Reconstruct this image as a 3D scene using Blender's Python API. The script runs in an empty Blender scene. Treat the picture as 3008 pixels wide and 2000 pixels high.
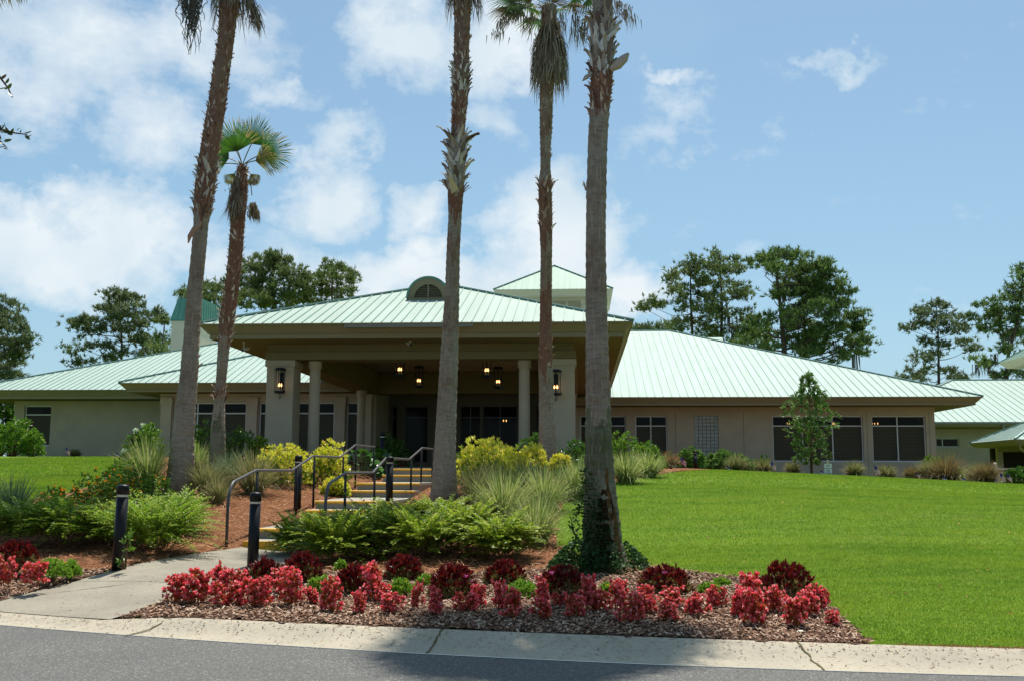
import bpy, math, random
import numpy as np
from mathutils import Vector, Matrix

random.seed(7)
R = np.random.RandomState(11)
SC = bpy.context.scene
COL = SC.collection
rad = math.radians

# ------------------------------------------------------------------ camera
FPX = 3000.0
YAW, PITCH, ROLL = rad(3.9), rad(7.5), rad(0.2)
CP = np.array([0.0, 0.0, 1.6])
_f = np.array([-math.sin(YAW) * math.cos(PITCH), math.cos(YAW) * math.cos(PITCH), math.sin(PITCH)])
_r0 = np.array([math.cos(YAW), math.sin(YAW), 0.0])
_u0 = np.cross(_r0, _f)
_r = _r0 * math.cos(ROLL) + _u0 * math.sin(ROLL)
_u = -_r0 * math.sin(ROLL) + _u0 * math.cos(ROLL)
cam_d = bpy.data.cameras.new('camera')
cam = bpy.data.objects.new('camera', cam_d)
COL.objects.link(cam)
cam.matrix_world = Matrix(((_r[0], _u[0], -_f[0], CP[0]), (_r[1], _u[1], -_f[1], CP[1]),
                           (_r[2], _u[2], -_f[2], CP[2]), (0, 0, 0, 1)))
cam_d.sensor_width = 36.0
cam_d.lens = 36.0 * FPX / 3008.0
cam_d.clip_start = 0.1
cam_d.clip_end = 5000
SC.camera = cam


def ray(u, v):
    return _f + _r * (u - 1504) / FPX + _u * (1000 - v) / FPX


def atY(u, v, Y):
    d = ray(u, v)
    return CP + d * (Y / d[1])


def X_at(u, Y, v=1300):
    return float(atY(u, v, Y)[0])


def atZ(u, v, Z):
    d = ray(u, v)
    return CP + d * ((Z - CP[2]) / d[2])


# ------------------------------------------------------------------ light and sky
SUN_AZ, SUN_EL = rad(10.0), rad(66.5)      # azimuth measured from +Y towards +X
sun_d = bpy.data.lights.new('sun', 'SUN')
sun_d.energy = 4.8
sun_d.angle = rad(0.55)
sun_d.color = (1.0, 0.955, 0.88)
sun = bpy.data.objects.new('sun', sun_d)
COL.objects.link(sun)
sdir = Vector((math.sin(SUN_AZ) * math.cos(SUN_EL), math.cos(SUN_AZ) * math.cos(SUN_EL), math.sin(SUN_EL)))
sun.rotation_euler = sdir.to_track_quat('Z', 'Y').to_euler()
sun.location = (20, 40, 60)

W = bpy.data.worlds.new('World')
SC.world = W
W.use_nodes = True
nt = W.node_tree
nt.nodes.clear()


def N(nt, typ, **kw):
    n = nt.nodes.new(typ)
    for k, v in kw.items():
        if k.startswith('i_'):
            key = k[2:]
            key = int(key) if key.isdigit() else key.replace('_', ' ')
            n.inputs[key].default_value = v
        else:
            setattr(n, k, v)
    return n


def L(nt, a, b):
    nt.links.new(a, b)


def MA(nt, op, a, b=None, c=None, clamp=False):
    n = nt.nodes.new('ShaderNodeMath')
    n.operation = op
    n.use_clamp = clamp
    for i, x in enumerate((a, b, c)):
        if x is None:
            continue
        if isinstance(x, (int, float)):
            n.inputs[i].default_value = x
        else:
            nt.links.new(x, n.inputs[i])
    return n.outputs[0]


def RAMP(nt, fac, stops, interp='LINEAR'):
    n = nt.nodes.new('ShaderNodeValToRGB')
    n.color_ramp.interpolation = interp
    e = n.color_ramp.elements
    while len(e) < len(stops):
        e.new(0.5)
    for i, (p, c) in enumerate(stops):
        e[i].position = p
        e[i].color = (c[0], c[1], c[2], 1) if not isinstance(c, (int, float)) else (c, c, c, 1)
    nt.links.new(fac, n.inputs[0])
    return n.outputs[0]


def MIX(nt, fac, a, b, blend='MIX'):
    n = nt.nodes.new('ShaderNodeMix')
    n.data_type = 'RGBA'
    n.blend_type = blend
    for s, x in ((n.inputs[0], fac), (n.inputs[6], a), (n.inputs[7], b)):
        if isinstance(x, (int, float)):
            s.default_value = x
        elif isinstance(x, tuple):
            s.default_value = (x[0], x[1], x[2], 1)
        else:
            nt.links.new(x, s)
    return n.outputs[2]


sky = N(nt, 'ShaderNodeTexSky', sky_type='NISHITA', sun_disc=False, sun_elevation=SUN_EL,
        sun_rotation=SUN_AZ, altitude=10, air_density=1.0, dust_density=1.2, ozone_density=1.2)
geo = N(nt, 'ShaderNodeTexCoord')
sep = N(nt, 'ShaderNodeSeparateXYZ')
L(nt, geo.outputs['Generated'], sep.inputs[0])
az = MA(nt, 'ARCTAN2', sep.outputs[0], sep.outputs[1])
el = MA(nt, 'ARCSINE', sep.outputs[2])
cb = N(nt, 'ShaderNodeCombineXYZ')
L(nt, az, cb.inputs[0])
L(nt, el, cb.inputs[1])
# domain warp for ragged cloud outlines
wn = N(nt, 'ShaderNodeTexNoise', i_Scale=9.0, i_Detail=6.0, i_Roughness=0.62)
L(nt, geo.outputs['Generated'], wn.inputs['Vector'])
wsub = N(nt, 'ShaderNodeVectorMath', operation='SUBTRACT')
L(nt, wn.outputs['Color'], wsub.inputs[0])
wsub.inputs[1].default_value = (0.5, 0.5, 0.5)
wsc = N(nt, 'ShaderNodeVectorMath', operation='SCALE')
L(nt, wsub.outputs[0], wsc.inputs[0])
wsc.inputs[3].default_value = 0.16
wadd = N(nt, 'ShaderNodeVectorMath', operation='ADD')
L(nt, cb.outputs[0], wadd.inputs[0])
L(nt, wsc.outputs[0], wadd.inputs[1])
wsep = N(nt, 'ShaderNodeSeparateXYZ')
L(nt, wadd.outputs[0], wsep.inputs[0])


def azel(u, v):
    d = ray(u, v)
    d = d / np.linalg.norm(d)
    return math.atan2(d[0], d[1]), math.asin(d[2])


cov = None
#        u, v, half-width, half-height, strength
CLOUDS = [(60, 120, 500, 230, .54), (420, 330, 220, 160, .50), (560, 80, 300, 150, .48), (820, 250, 150, 80, .45),
          (120, 690, 560, 145, .85), (420, 710, 300, 110, .72), (930, 590, 150, 115, .75), (700, 800, 300, 75, .55),
          (1010, 405, 130, 75, .55), (1180, 90, 210, 170, .88), (1430, 130, 170, 150, .75),
          (1330, 820, 400, 95, .8), (1240, 660, 120, 90, .6), (1680, 700, 220, 230, .92), (1850, 860, 230, 120, .85),
          (1050, 860, 400, 90, .75), (2010, 350, 150, 95, .44), (2470, 165, 120, 35, .45), (1975, 235, 90, 35, .45),
          (1815, 570, 60, 60, .5), (1420, 400, 140, 90, .38), (3600, 700, 300, 200, .7), (-900, 500, 500, 250, .8)]
for (cu, cv, hw, hh, st) in CLOUDS:
    a, e = azel(cu, cv)
    dx = MA(nt, 'MULTIPLY', MA(nt, 'SUBTRACT', wsep.outputs[0], a), FPX / hw)
    dy = MA(nt, 'MULTIPLY', MA(nt, 'SUBTRACT', wsep.outputs[1], e), FPX / hh)
    d2 = MA(nt, 'ADD', MA(nt, 'MULTIPLY', dx, dx), MA(nt, 'MULTIPLY', dy, dy))
    g = MA(nt, 'MULTIPLY', MA(nt, 'SUBTRACT', 1.0, MA(nt, 'POWER', MA(nt, 'MULTIPLY', d2, 0.6), 0.5), clamp=True), st * 1.3)
    cov = g if cov is None else MA(nt, 'MAXIMUM', cov, g)
fn = N(nt, 'ShaderNodeTexNoise', i_Scale=13.0, i_Detail=10.0, i_Roughness=0.62)
mp = N(nt, 'ShaderNodeMapping')
mp.inputs['Scale'].default_value = (1, 1, 1.7)
L(nt, geo.outputs['Generated'], mp.inputs[0])
L(nt, mp.outputs[0], fn.inputs['Vector'])
dens = MA(nt, 'ADD', cov, MA(nt, 'MULTIPLY', MA(nt, 'SUBTRACT', fn.outputs[0], 0.5), 1.2))
mask = RAMP(nt, dens, [(0.12, 0.0), (0.36, 0.5), (0.72, 1.0)])
# thin veil, more of it to the left and near the horizon
vn = N(nt, 'ShaderNodeTexNoise', i_Scale=3.2, i_Detail=4.0, i_Roughness=0.55)
L(nt, geo.outputs['Generated'], vn.inputs['Vector'])
veil = MA(nt, 'MULTIPLY', RAMP(nt, vn.outputs[0], [(0.33, 0.0), (0.72, 1.0)]), 0.42)
horiz = RAMP(nt, sep.outputs[2], [(0.0, 0.65), (0.14, 0.42), (0.5, 0.16)])
veil = MA(nt, 'MAXIMUM', veil, horiz)
shade = N(nt, 'ShaderNodeTexNoise', i_Scale=7.0, i_Detail=5.0)
L(nt, geo.outputs['Generated'], shade.inputs['Vector'])
ccol = RAMP(nt, shade.outputs[0], [(0.3, (5.5, 6.7, 7.6)), (0.64, (7.8, 8.3, 8.6))])
skyc = MIX(nt, 1.0, sky.outputs[0], (.82, 1.03, 1.05), 'MULTIPLY')
base = MIX(nt, veil, skyc, (3.9, 5.9, 7.5))
full = MIX(nt, mask, base, ccol)
bg = N(nt, 'ShaderNodeBackground', i_Strength=0.085)
L(nt, full, bg.inputs[0])
wo = N(nt, 'ShaderNodeOutputWorld')
L(nt, bg.outputs[0], wo.inputs[0])

SC.view_settings.view_transform = 'Standard'
SC.view_settings.look = 'None'
SC.view_settings.exposure = 0.42
SC.view_settings.gamma = 1.0


# ------------------------------------------------------------------ materials
def mat(name, col, rough=0.6, spec=0.3, metal=0.0, noise=None, bump=None, island=None, sheen=None, coord='Object', trans=0.0):
    """noise=(scale, amount, colour2[, detail]); bump=(scale, strength, distance); island=[(pos,col)...] per-island colours"""
    m = bpy.data.materials.new(name)
    m.use_nodes = True
    t = m.node_tree
    b = t.nodes['Principled BSDF']
    b.inputs['Roughness'].default_value = rough
    b.inputs['Specular IOR Level'].default_value = spec
    b.inputs['Metallic'].default_value = metal
    tc = N(t, 'ShaderNodeTexCoord')
    c = None
    if island:
        g = N(t, 'ShaderNodeNewGeometry')
        c = RAMP(t, g.outputs['Random Per Island'], island)
    if noise:
        n = N(t, 'ShaderNodeTexNoise', i_Scale=noise[0], i_Detail=noise[3] if len(noise) > 3 else 5.0, i_Roughness=0.6)
        L(t, tc.outputs[coord], n.inputs['Vector'])
        f = RAMP(t, n.outputs[0], [(0.36, 0.0), (0.66, noise[1])])
        c = MIX(t, f, c if c is not None else (col[0], col[1], col[2]), tuple(noise[2]))
    if c is not None:
        L(t, c, b.inputs['Base Color'])
    else:
        b.inputs['Base Color'].default_value = (*col, 1)
    if bump:
        n = N(t, 'ShaderNodeTexNoise', i_Scale=bump[0], i_Detail=4.0)
        L(t, tc.outputs[coord], n.inputs['Vector'])
        bp = N(t, 'ShaderNodeBump', i_Strength=bump[1], i_Distance=bump[2])
        L(t, n.outputs[0], bp.inputs['Height'])
        L(t, bp.outputs[0], b.inputs['Normal'])
    if trans > 0:
        tr = N(t, 'ShaderNodeBsdfTranslucent')
        if c is not None:
            L(t, c, tr.inputs[0])
        else:
            tr.inputs[0].default_value = (*col, 1)
        mx = N(t, 'ShaderNodeMixShader')
        mx.inputs[0].default_value = trans
        L(t, b.outputs[0], mx.inputs[1])
        L(t, tr.outputs[0], mx.inputs[2])
        L(t, mx.outputs[0], t.nodes['Material Output'].inputs[0])
    return m


def leafmat(name, cols, rough=0.45, spec=0.4, trans=0.3):
    n = len(cols)
    return mat(name, cols[0], rough, spec, island=[(i / max(1, n - 1), c) for i, c in enumerate(cols)], trans=trans)


M = {}
M['stucco'] = mat('stucco', (.47, .395, .28), .9, .15, noise=(1.1, .7, (.40, .325, .235), 8.0), bump=(90, .25, .01))
M['trim'] = mat('trim', (.255, .215, .125), .8, .2, noise=(2.0, .4, (.21, .18, .10)))
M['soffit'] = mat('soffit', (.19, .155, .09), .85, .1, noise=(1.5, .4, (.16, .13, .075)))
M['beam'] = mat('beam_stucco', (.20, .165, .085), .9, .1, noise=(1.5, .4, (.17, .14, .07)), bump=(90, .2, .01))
M['shaded_stucco'] = mat('shaded_stucco', (.19, .16, .105), .9, .1)  # wall stucco darkened: the entrance shade is put into the colour
M['shaded_frame'] = mat('shaded_frame', (.16, .16, .15), .5, .3)  # window frame colour lowered to carry the shade at the entrance
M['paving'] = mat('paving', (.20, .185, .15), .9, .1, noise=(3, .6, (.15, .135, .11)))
M['cream'] = mat('cream', (.56, .51, .385), .85, .2, noise=(1.5, .4, (.48, .44, .33)))
M['inside'] = mat('inside', (.05, .04, .03), .9, .1)
M['white_frame'] = mat('white_frame', (.62, .62, .58), .5, .3)
M['black_metal'] = mat('black_metal', (.007, .007, .008), .42, .22, noise=(30, .3, (.014, .014, .014)))
M['grey_metal'] = mat('grey_metal', (.085, .08, .075), .45, .35, metal=.2)
M['band_white'] = mat('band_white', (.62, .58, .46), .5, .3)
M['flame'] = mat('flame', (1, .6, .2))
_b = M['flame'].node_tree.nodes['Principled BSDF']
_b.inputs['Emission Color'].default_value = (1, .50, .16, 1)
_b.inputs['Emission Strength'].default_value = 4
M['yellow_paint'] = mat('yellow_paint', (.78, .40, .015), .6, .3, noise=(14, .7, (.55, .30, .05)))
M['gutter'] = mat('gutter', (.20, .195, .16), .6, .3)
M['cam_white'] = mat('cam_white', (.5, .5, .42), .5, .3)


def roofmat(name, a, b2):
    m = mat(name, a, .62, .22, noise=(.55, .9, b2, 7.0))
    t = m.node_tree
    b = t.nodes['Principled BSDF']
    # streaks of weathering running down the sheet
    tc = N(t, 'ShaderNodeTexCoord')
    mpn = N(t, 'ShaderNodeMapping')
    mpn.inputs['Scale'].default_value = (2.4, .12, .12)
    n = N(t, 'ShaderNodeTexNoise', i_Scale=2.2, i_Detail=6.0)
    L(t, tc.outputs['Object'], mpn.inputs[0])
    L(t, mpn.outputs[0], n.inputs['Vector'])
    src = b.inputs['Base Color'].links[0].from_socket
    f = RAMP(t, n.outputs[0], [(.38, 0.0), (.68, .5)])
    c = MIX(t, f, src, (a[0] * .82, a[1] * .80, a[2] * .74))
    L(t, c, b.inputs['Base Color'])
    return m


M['roof'] = roofmat('roof_metal', (.36, .465, .405), (.40, .49, .435))
M['roof_old'] = roofmat('roof_metal_canopy', (.345, .445, .375), (.40, .47, .405))
M['roof_tower'] = roofmat('roof_metal_tower', (.30, .44, .345), (.345, .455, .365))
M['roof_green'] = roofmat('roof_metal_dark', (.10, .27, .20), (.14, .31, .24))
M['seam'] = mat('roof_seam', (.315, .435, .37), .6, .15)
M['cap'] = mat('roof_cap', (.07, .19, .15), .5, .3)


def pane_material():
    m = mat('dark_glass', (.026, .021, .013), .07, .22)
    t = m.node_tree
    b = t.nodes['Principled BSDF']
    tr = N(t, 'ShaderNodeBsdfTransparent')
    tr.inputs[0].default_value = (.62, .62, .56, 1)
    mx = N(t, 'ShaderNodeMixShader')
    mx.inputs[0].default_value = .62
    L(t, b.outputs[0], mx.inputs[1])
    L(t, tr.outputs[0], mx.inputs[2])
    L(t, mx.outputs[0], t.nodes['Material Output'].inputs[0])
    return m


M['pane'] = pane_material()


def blind_material():
    m = mat('blind', (.2, .18, .12), .8, .1)
    t = m.node_tree
    tc = N(t, 'ShaderNodeTexCoord')
    w = N(t, 'ShaderNodeTexWave', wave_type='BANDS', bands_direction='Z', i_Scale=4.0, i_Distortion=.2)
    L(t, tc.outputs['Object'], w.inputs[0])
    c = RAMP(t, w.outputs[0], [(0.2, (.22, .19, .12)), (.6, (.42, .36, .24))])
    L(t, c, t.nodes['Principled BSDF'].inputs['Base Color'])
    return m


M['blind'] = blind_material()
M['glass_block'] = mat('glass_block', (.24, .27, .25), .2, .5, noise=(9, .9, (.42, .45, .43)), bump=(9, .4, .03))


def asphalt_mat():
    m = mat('asphalt', (.1, .1, .1), .85, .25)
    t = m.node_tree
    b = t.nodes['Principled BSDF']
    tc = N(t, 'ShaderNodeTexCoord')
    v = N(t, 'ShaderNodeTexVoronoi', i_Scale=95.0)
    L(t, tc.outputs['Object'], v.inputs['Vector'])
    s = N(t, 'ShaderNodeSeparateColor')
    L(t, v.outputs['Color'], s.inputs[0])
    c1 = RAMP(t, s.outputs[0], [(.0, (.072, .069, .062)), (.55, (.115, .111, .101)), (.93, (.165, .16, .145)), (1.0, (.38, .365, .33))])
    n = N(t, 'ShaderNodeTexNoise', i_Scale=.8, i_Detail=4.0)
    L(t, tc.outputs['Object'], n.inputs['Vector'])
    f = RAMP(t, n.outputs[0], [(.35, 0.0), (.65, .35)])
    c = MIX(t, f, c1, (.085, .084, .08))
    L(t, c, b.inputs['Base Color'])
    bp = N(t, 'ShaderNodeBump', i_Strength=.5, i_Distance=.006)
    L(t, v.outputs['Distance'], bp.inputs['Height'])
    L(t, bp.outputs[0], b.inputs['Normal'])
    return m


M['asphalt'] = asphalt_mat()


def concrete_mat(name, a, b2, dark, specks=.55):
    m = mat(name, a, .85, .2, noise=(1.6, .8, b2, 8.0), bump=(120, .3, .004))
    t = m.node_tree
    b = t.nodes['Principled BSDF']
    tc = N(t, 'ShaderNodeTexCoord')
    n = N(t, 'ShaderNodeTexNoise', i_Scale=24.0, i_Detail=8.0, i_Roughness=.8)
    L(t, tc.outputs['Object'], n.inputs['Vector'])
    f = RAMP(t, n.outputs[0], [(.53, 0.0), (.66, specks)])
    src = b.inputs['Base Color'].links[0].from_socket
    L(t, MIX(t, f, src, dark), b.inputs['Base Color'])
    return m


M['kerb'] = concrete_mat('kerb_concrete', (.43, .375, .28), (.35, .31, .235), (.14, .125, .095), .75)
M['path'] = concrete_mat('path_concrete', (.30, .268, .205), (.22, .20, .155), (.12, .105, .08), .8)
M['step'] = concrete_mat('step_concrete', (.36, .33, .275), (.28, .26, .215), (.16, .14, .11), .5)
M['joint'] = mat('joint_dirt', (.10, .075, .045), .95, .1, noise=(20, .8, (.16, .15, .06)))


def lawn_mat():
    m = mat('lawn_turf', (.1, .2, .02), .9, .1)
    t = m.node_tree
    b = t.nodes['Principled BSDF']
    tc = N(t, 'ShaderNodeTexCoord')
    n1 = N(t, 'ShaderNodeTexNoise', i_Scale=.35, i_Detail=4.0)
    mpn = N(t, 'ShaderNodeMapping')
    mpn.inputs['Scale'].default_value = (.6, 2.6, 1)
    n2 = N(t, 'ShaderNodeTexNoise', i_Scale=2.2, i_Detail=8.0, i_Roughness=.75)
    n3 = N(t, 'ShaderNodeTexNoise', i_Scale=60.0, i_Detail=3.0)
    L(t, tc.outputs['Object'], n1.inputs['Vector'])
    L(t, tc.outputs['Object'], mpn.inputs[0])
    L(t, mpn.outputs[0], n2.inputs['Vector'])
    L(t, tc.outputs['Object'], n3.inputs['Vector'])
    c = RAMP(t, n1.outputs[0], [(.35, (.115, .205, .016)), (.65, (.15, .25, .018))])
    c = MIX(t, RAMP(t, n2.outputs[0], [(.35, 0.0), (.65, .8)]), c, (.18, .26, .02))
    c = MIX(t, RAMP(t, n3.outputs[0], [(.35, .55), (.6, 0.0)]), c, (.045, .10, .01))
    L(t, c, b.inputs['Base Color'])
    bp = N(t, 'ShaderNodeBump', i_Strength=.8, i_Distance=.03)
    L(t, n3.outputs[0], bp.inputs['Height'])
    L(t, bp.outputs[0], b.inputs['Normal'])
    return m


M['lawn'] = lawn_mat()
M['blade'] = mat('grass_blade', (.1, .2, .02), .6, .25, island=[(0, (.11, .23, .016)), (.5, (.185, .34, .024)), (.85, (.27, .41, .04)), (1, (.42, .42, .15))], trans=.45)
def blade_variation():
    t = M['blade'].node_tree
    b = t.nodes['Principled BSDF']
    tr = [n for n in t.nodes if n.type == 'BSDF_TRANSLUCENT'][0]
    src = b.inputs['Base Color'].links[0].from_socket
    tc = N(t, 'ShaderNodeTexCoord')
    mpn = N(t, 'ShaderNodeMapping')
    mpn.inputs['Scale'].default_value = (.45, 1.5, 1)
    L(t, tc.outputs['Object'], mpn.inputs[0])
    n1 = N(t, 'ShaderNodeTexNoise', i_Scale=1.1, i_Detail=9.0, i_Roughness=.72)
    L(t, mpn.outputs[0], n1.inputs['Vector'])
    n2 = N(t, 'ShaderNodeTexNoise', i_Scale=6.0, i_Detail=5.0, i_Roughness=.7)
    L(t, tc.outputs['Object'], n2.inputs['Vector'])
    c = MIX(t, RAMP(t, n1.outputs[0], [(.40, 0.0), (.62, .75)]), src, (.33, .42, .03))
    c = MIX(t, RAMP(t, n1.outputs[0], [(.34, .7), (.50, 0.0)]), c, (.12, .25, .014))
    c = MIX(t, RAMP(t, n2.outputs[0], [(.34, .5), (.48, 0.0)]), c, (.11, .20, .012))
    n3 = N(t, 'ShaderNodeTexNoise', i_Scale=.8, i_Detail=6.0, i_Roughness=.6)
    L(t, tc.outputs['Object'], n3.inputs['Vector'])
    c = MIX(t, RAMP(t, n3.outputs[0], [(.60, 0.0), (.74, .55)]), c, (.36, .36, .10))
    L(t, c, b.inputs['Base Color'])
    L(t, c, tr.inputs[0])


blade_variation()
M['straw_ground'] = mat('straw_ground', (.25, .115, .055), .95, .05, noise=(28, .8, (.12, .05, .024), 8.0), bump=(50, .9, .03))
M['straw'] = mat('straw_needle', (.3, .13, .05), .8, .15,
                 island=[(0, (.20, .08, .035)), (.5, (.42, .19, .085)), (.85, (.56, .29, .14)), (1, (.66, .44, .26))])
M['mulch_ground'] = mat('mulch_ground', (.13, .075, .05), .95, .05, noise=(35, .8, (.05, .03, .022), 8.0), bump=(60, .9, .03))
M['chip'] = mat('wood_chip', (.3, .2, .14), .85, .15,
                island=[(0, (.12, .055, .03)), (.4, (.28, .155, .095)), (.75, (.42, .275, .185)), (1, (.60, .47, .35))])
M['bark'] = mat('bark', (.10, .07, .05), .95, .05, noise=(4, .8, (.05, .035, .027)), bump=(12, .8, .05))
M['stem'] = mat('stem', (.14, .09, .045), .9, .1)


def palm_mat(name, grey, brown, blend_scale=.6, bias=.5):
    m = mat(name, grey, .95, .05)
    t = m.node_tree
    b = t.nodes['Principled BSDF']
    tc = N(t, 'ShaderNodeTexCoord')
    mr = N(t, 'ShaderNodeMapping')
    mr.inputs['Scale'].default_value = (2.6, 2.6, 13)
    rings = N(t, 'ShaderNodeTexNoise', i_Scale=2.2, i_Detail=6.0, i_Roughness=.7)
    L(t, tc.outputs['Object'], mr.inputs[0])
    L(t, mr.outputs[0], rings.inputs['Vector'])
    mf = N(t, 'ShaderNodeMapping')
    mf.inputs['Scale'].default_value = (22, 22, 1.6)
    fib = N(t, 'ShaderNodeTexNoise', i_Scale=2.0, i_Detail=5.0)
    L(t, tc.outputs['Object'], mf.inputs[0])
    L(t, mf.outputs[0], fib.inputs['Vector'])
    big = N(t, 'ShaderNodeTexNoise', i_Scale=blend_scale, i_Detail=5.0, i_Roughness=.65)
    L(t, tc.outputs['Object'], big.inputs['Vector'])
    c = MIX(t, RAMP(t, big.outputs[0], [(bias - .08, 0.0), (bias + .1, .9)]), tuple(grey), tuple(brown))
    c = MIX(t, RAMP(t, rings.outputs[0], [(.36, .5), (.55, 0.0)]), c, (grey[0] * .38, grey[1] * .33, grey[2] * .3))
    c = MIX(t, RAMP(t, fib.outputs[0], [(.52, 0.0), (.7, .55)]), c, (grey[0] * 1.55, grey[1] * 1.5, grey[2] * 1.4))
    L(t, c, b.inputs['Base Color'])
    s = MA(t, 'ADD', rings.outputs[0], MA(t, 'MULTIPLY', fib.outputs[0], .6))
    bp = N(t, 'ShaderNodeBump', i_Strength=.9, i_Distance=.03)
    L(t, s, bp.inputs['Height'])
    L(t, bp.outputs[0], b.inputs['Normal'])
    return m


M['palm_grey'] = palm_mat('palm_trunk_grey', (.32, .265, .205), (.21, .135, .09), .9, .54)
M['palm_mix'] = palm_mat('palm_trunk_mixed', (.33, .27, .205), (.20, .105, .07), .8, .49)
M['palm_brown'] = palm_mat('palm_trunk_brown', (.26, .165, .115), (.21, .095, .062), .7, .45)
M['palm_moss'] = palm_mat('palm_trunk_mossy', (.22, .21, .15), (.09, .10, .045), 1.4, .48)
M['boot_brown'] = mat('leaf_base_brown', (.2, .1, .06), .9, .1, island=[(0, (.10, .04, .028)), (.45, (.30, .15, .10)), (.7, (.40, .27, .20)), (1, (.66, .58, .50))])
M['boot_grey'] = mat('leaf_base_grey', (.3, .26, .2), .9, .1, island=[(0, (.10, .06, .042)), (.35, (.27, .20, .15)), (.65, (.44, .38, .31)), (1, (.72, .67, .60))])
M['dead_frond'] = mat('dead_frond', (.3, .22, .13), .9, .1, island=[(0, (.13, .09, .055)), (.5, (.26, .20, .13)), (1, (.42, .36, .27))], trans=.15)
M['fan_leaf'] = leafmat('fan_leaf', [(.025, .085, .010), (.045, .13, .014), (.08, .19, .02)], .4, .4, .35)
M['fan_tip'] = leafmat('fan_tip', [(.14, .20, .04), (.25, .24, .07), (.35, .27, .12)], .6, .2, .4)
M['petiole'] = mat('petiole', (.16, .13, .04), .5, .3)
M['moss'] = mat('spanish_moss', (.14, .13, .10), .9, .05)
M['pine_leaf'] = leafmat('pine_needles', [(.07, .105, .035), (.105, .15, .045), (.15, .205, .06), (.23, .27, .09)], .6, .2, .42)
M['pine_leaf_d'] = leafmat('pine_needles_dark', [(.055, .10, .025), (.085, .145, .035), (.125, .20, .045), (.20, .26, .07)], .6, .2, .42)
M['pine_leaf_b'] = leafmat('pine_needles_blue', [(.07, .105, .048), (.10, .14, .06), (.14, .185, .075), (.20, .23, .10)], .6, .2, .42)
M['coontie'] = leafmat('coontie_leaf', [(.09, .17, .010), (.17, .27, .014), (.27, .36, .025), (.42, .46, .08)], .5, .22, .42)
M['coontie2'] = leafmat('feathery_leaf', [(.09, .19, .012), (.16, .29, .016), (.25, .37, .025), (.38, .43, .08)], .5, .2, .42)
M['lantana'] = leafmat('lantana_leaf', [(.05, .13, .014), (.09, .19, .018), (.14, .25, .03)], .5, .3, .25)
M['orange_flower'] = leafmat('orange_flower', [(.75, .26, .01), (.85, .36, .015), (.80, .45, .02)], .6, .2, .2)
M['grass_tan'] = leafmat('grass_tan', [(.12, .15, .035), (.20, .21, .06), (.42, .35, .18), (.14, .20, .04)], .6, .25, .3)
M['grass_pale'] = leafmat('grass_pale', [(.13, .21, .035), (.26, .35, .07), (.58, .58, .24), (.11, .19, .03)], .55, .25, .35)
M['grass_blue'] = leafmat('grass_blue', [(.08, .14, .06), (.14, .21, .10), (.22, .28, .15)], .6, .25, .3)
M['grass_bronze'] = leafmat('grass_bronze', [(.16, .09, .04), (.26, .18, .08), (.20, .19, .06)], .6, .25, .3)
M['yellow_leaf'] = leafmat('yellow_leaf', [(.46, .52, .02), (.72, .74, .03), (.88, .86, .14), (.78, .55, .12)], .35, .5, .3)
M['yellow_green'] = leafmat('yellow_green_leaf', [(.08, .18, .012), (.20, .32, .02), (.50, .50, .04)], .35, .5, .3)
M['green_shrub'] = leafmat('green_shrub_leaf', [(.04, .11, .014), (.08, .18, .02), (.14, .26, .035)], .38, .45, .28)
M['light_shrub'] = leafmat('light_shrub_leaf', [(.07, .18, .014), (.15, .29, .02), (.25, .38, .04)], .38, .45, .3)
M['hydrangea'] = leafmat('hydrangea_leaf', [(.07, .16, .03), (.13, .25, .04), (.21, .33, .08)], .5, .3, .28)
M['white_bloom'] = leafmat('white_bloom', [(.65, .72, .5), (.85, .88, .72)], .7, .2, .3)
M['lime_leaf'] = leafmat('lime_leaf', [(.12, .26, .02), (.20, .37, .03), (.30, .46, .05)], .45, .3, .35)
M['yellow_flower'] = leafmat('yellow_flower', [(.85, .55, .01), (.9, .65, .02)], .6, .2, .2)
M['begonia_leaf'] = leafmat('begonia_leaf', [(.18, .018, .010), (.38, .045, .015), (.52, .11, .025), (.26, .14, .02)], .35, .5, .3)
M['begonia_bloom'] = leafmat('begonia_bloom', [(.78, .04, .07), (.90, .10, .13), (.96, .23, .25), (1, .56, .56)], .5, .3, .5)
M['dome_leaf'] = leafmat('burgundy_leaf', [(.045, .004, .005), (.12, .009, .009), (.24, .018, .013)], .4, .35, .3)
M['dome_under'] = leafmat('olive_leaf', [(.13, .12, .02), (.24, .19, .05), (.34, .26, .09), (.10, .05, .015)], .4, .4, .25)
M['magenta'] = leafmat('magenta_bloom', [(.7, .10, .35), (.8, .25, .5)], .5, .3, .3)
M['ivy'] = leafmat('ivy_leaf', [(.02, .055, .014), (.035, .09, .02), (.06, .13, .03)], .5, .2, .25)
M['round_leaf'] = leafmat('round_leaf', [(.03, .10, .014), (.05, .15, .02), (.08, .19, .03)], .3, .5, .2)
M['magnolia'] = leafmat('magnolia_leaf', [(.05, .13, .02), (.09, .20, .03), (.16, .28, .05), (.32, .36, .17)], .45, .3, .3)
M['oak_leaf'] = leafmat('oak_leaf', [(.02, .06, .012), (.04, .09, .02), (.09, .05, .03)], .35, .5, .25)
M['red_spike'] = leafmat('red_spike', [(.25, .03, .02), (.5, .10, .04), (.2, .12, .04)], .5, .3, .3)
M['flag_red'] = mat('flag_red', (.45, .02, .03), .7, .1)
M['flag_white'] = mat('flag_white', (.75, .75, .75), .7, .1)
M['flag_blue'] = mat('flag_blue', (.02, .04, .30), .7, .1)
M['sign_white'] = mat('sign_white', (.70, .72, .68), .5, .3)
M['sign_ink'] = mat('sign_ink', (.04, .05, .05), .6, .2)
M['pot'] = mat('pot', (.16, .05, .03), .6, .3)
M['dead_leaf'] = mat('dead_leaf', (.20, .06, .03), .8, .1)


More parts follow.
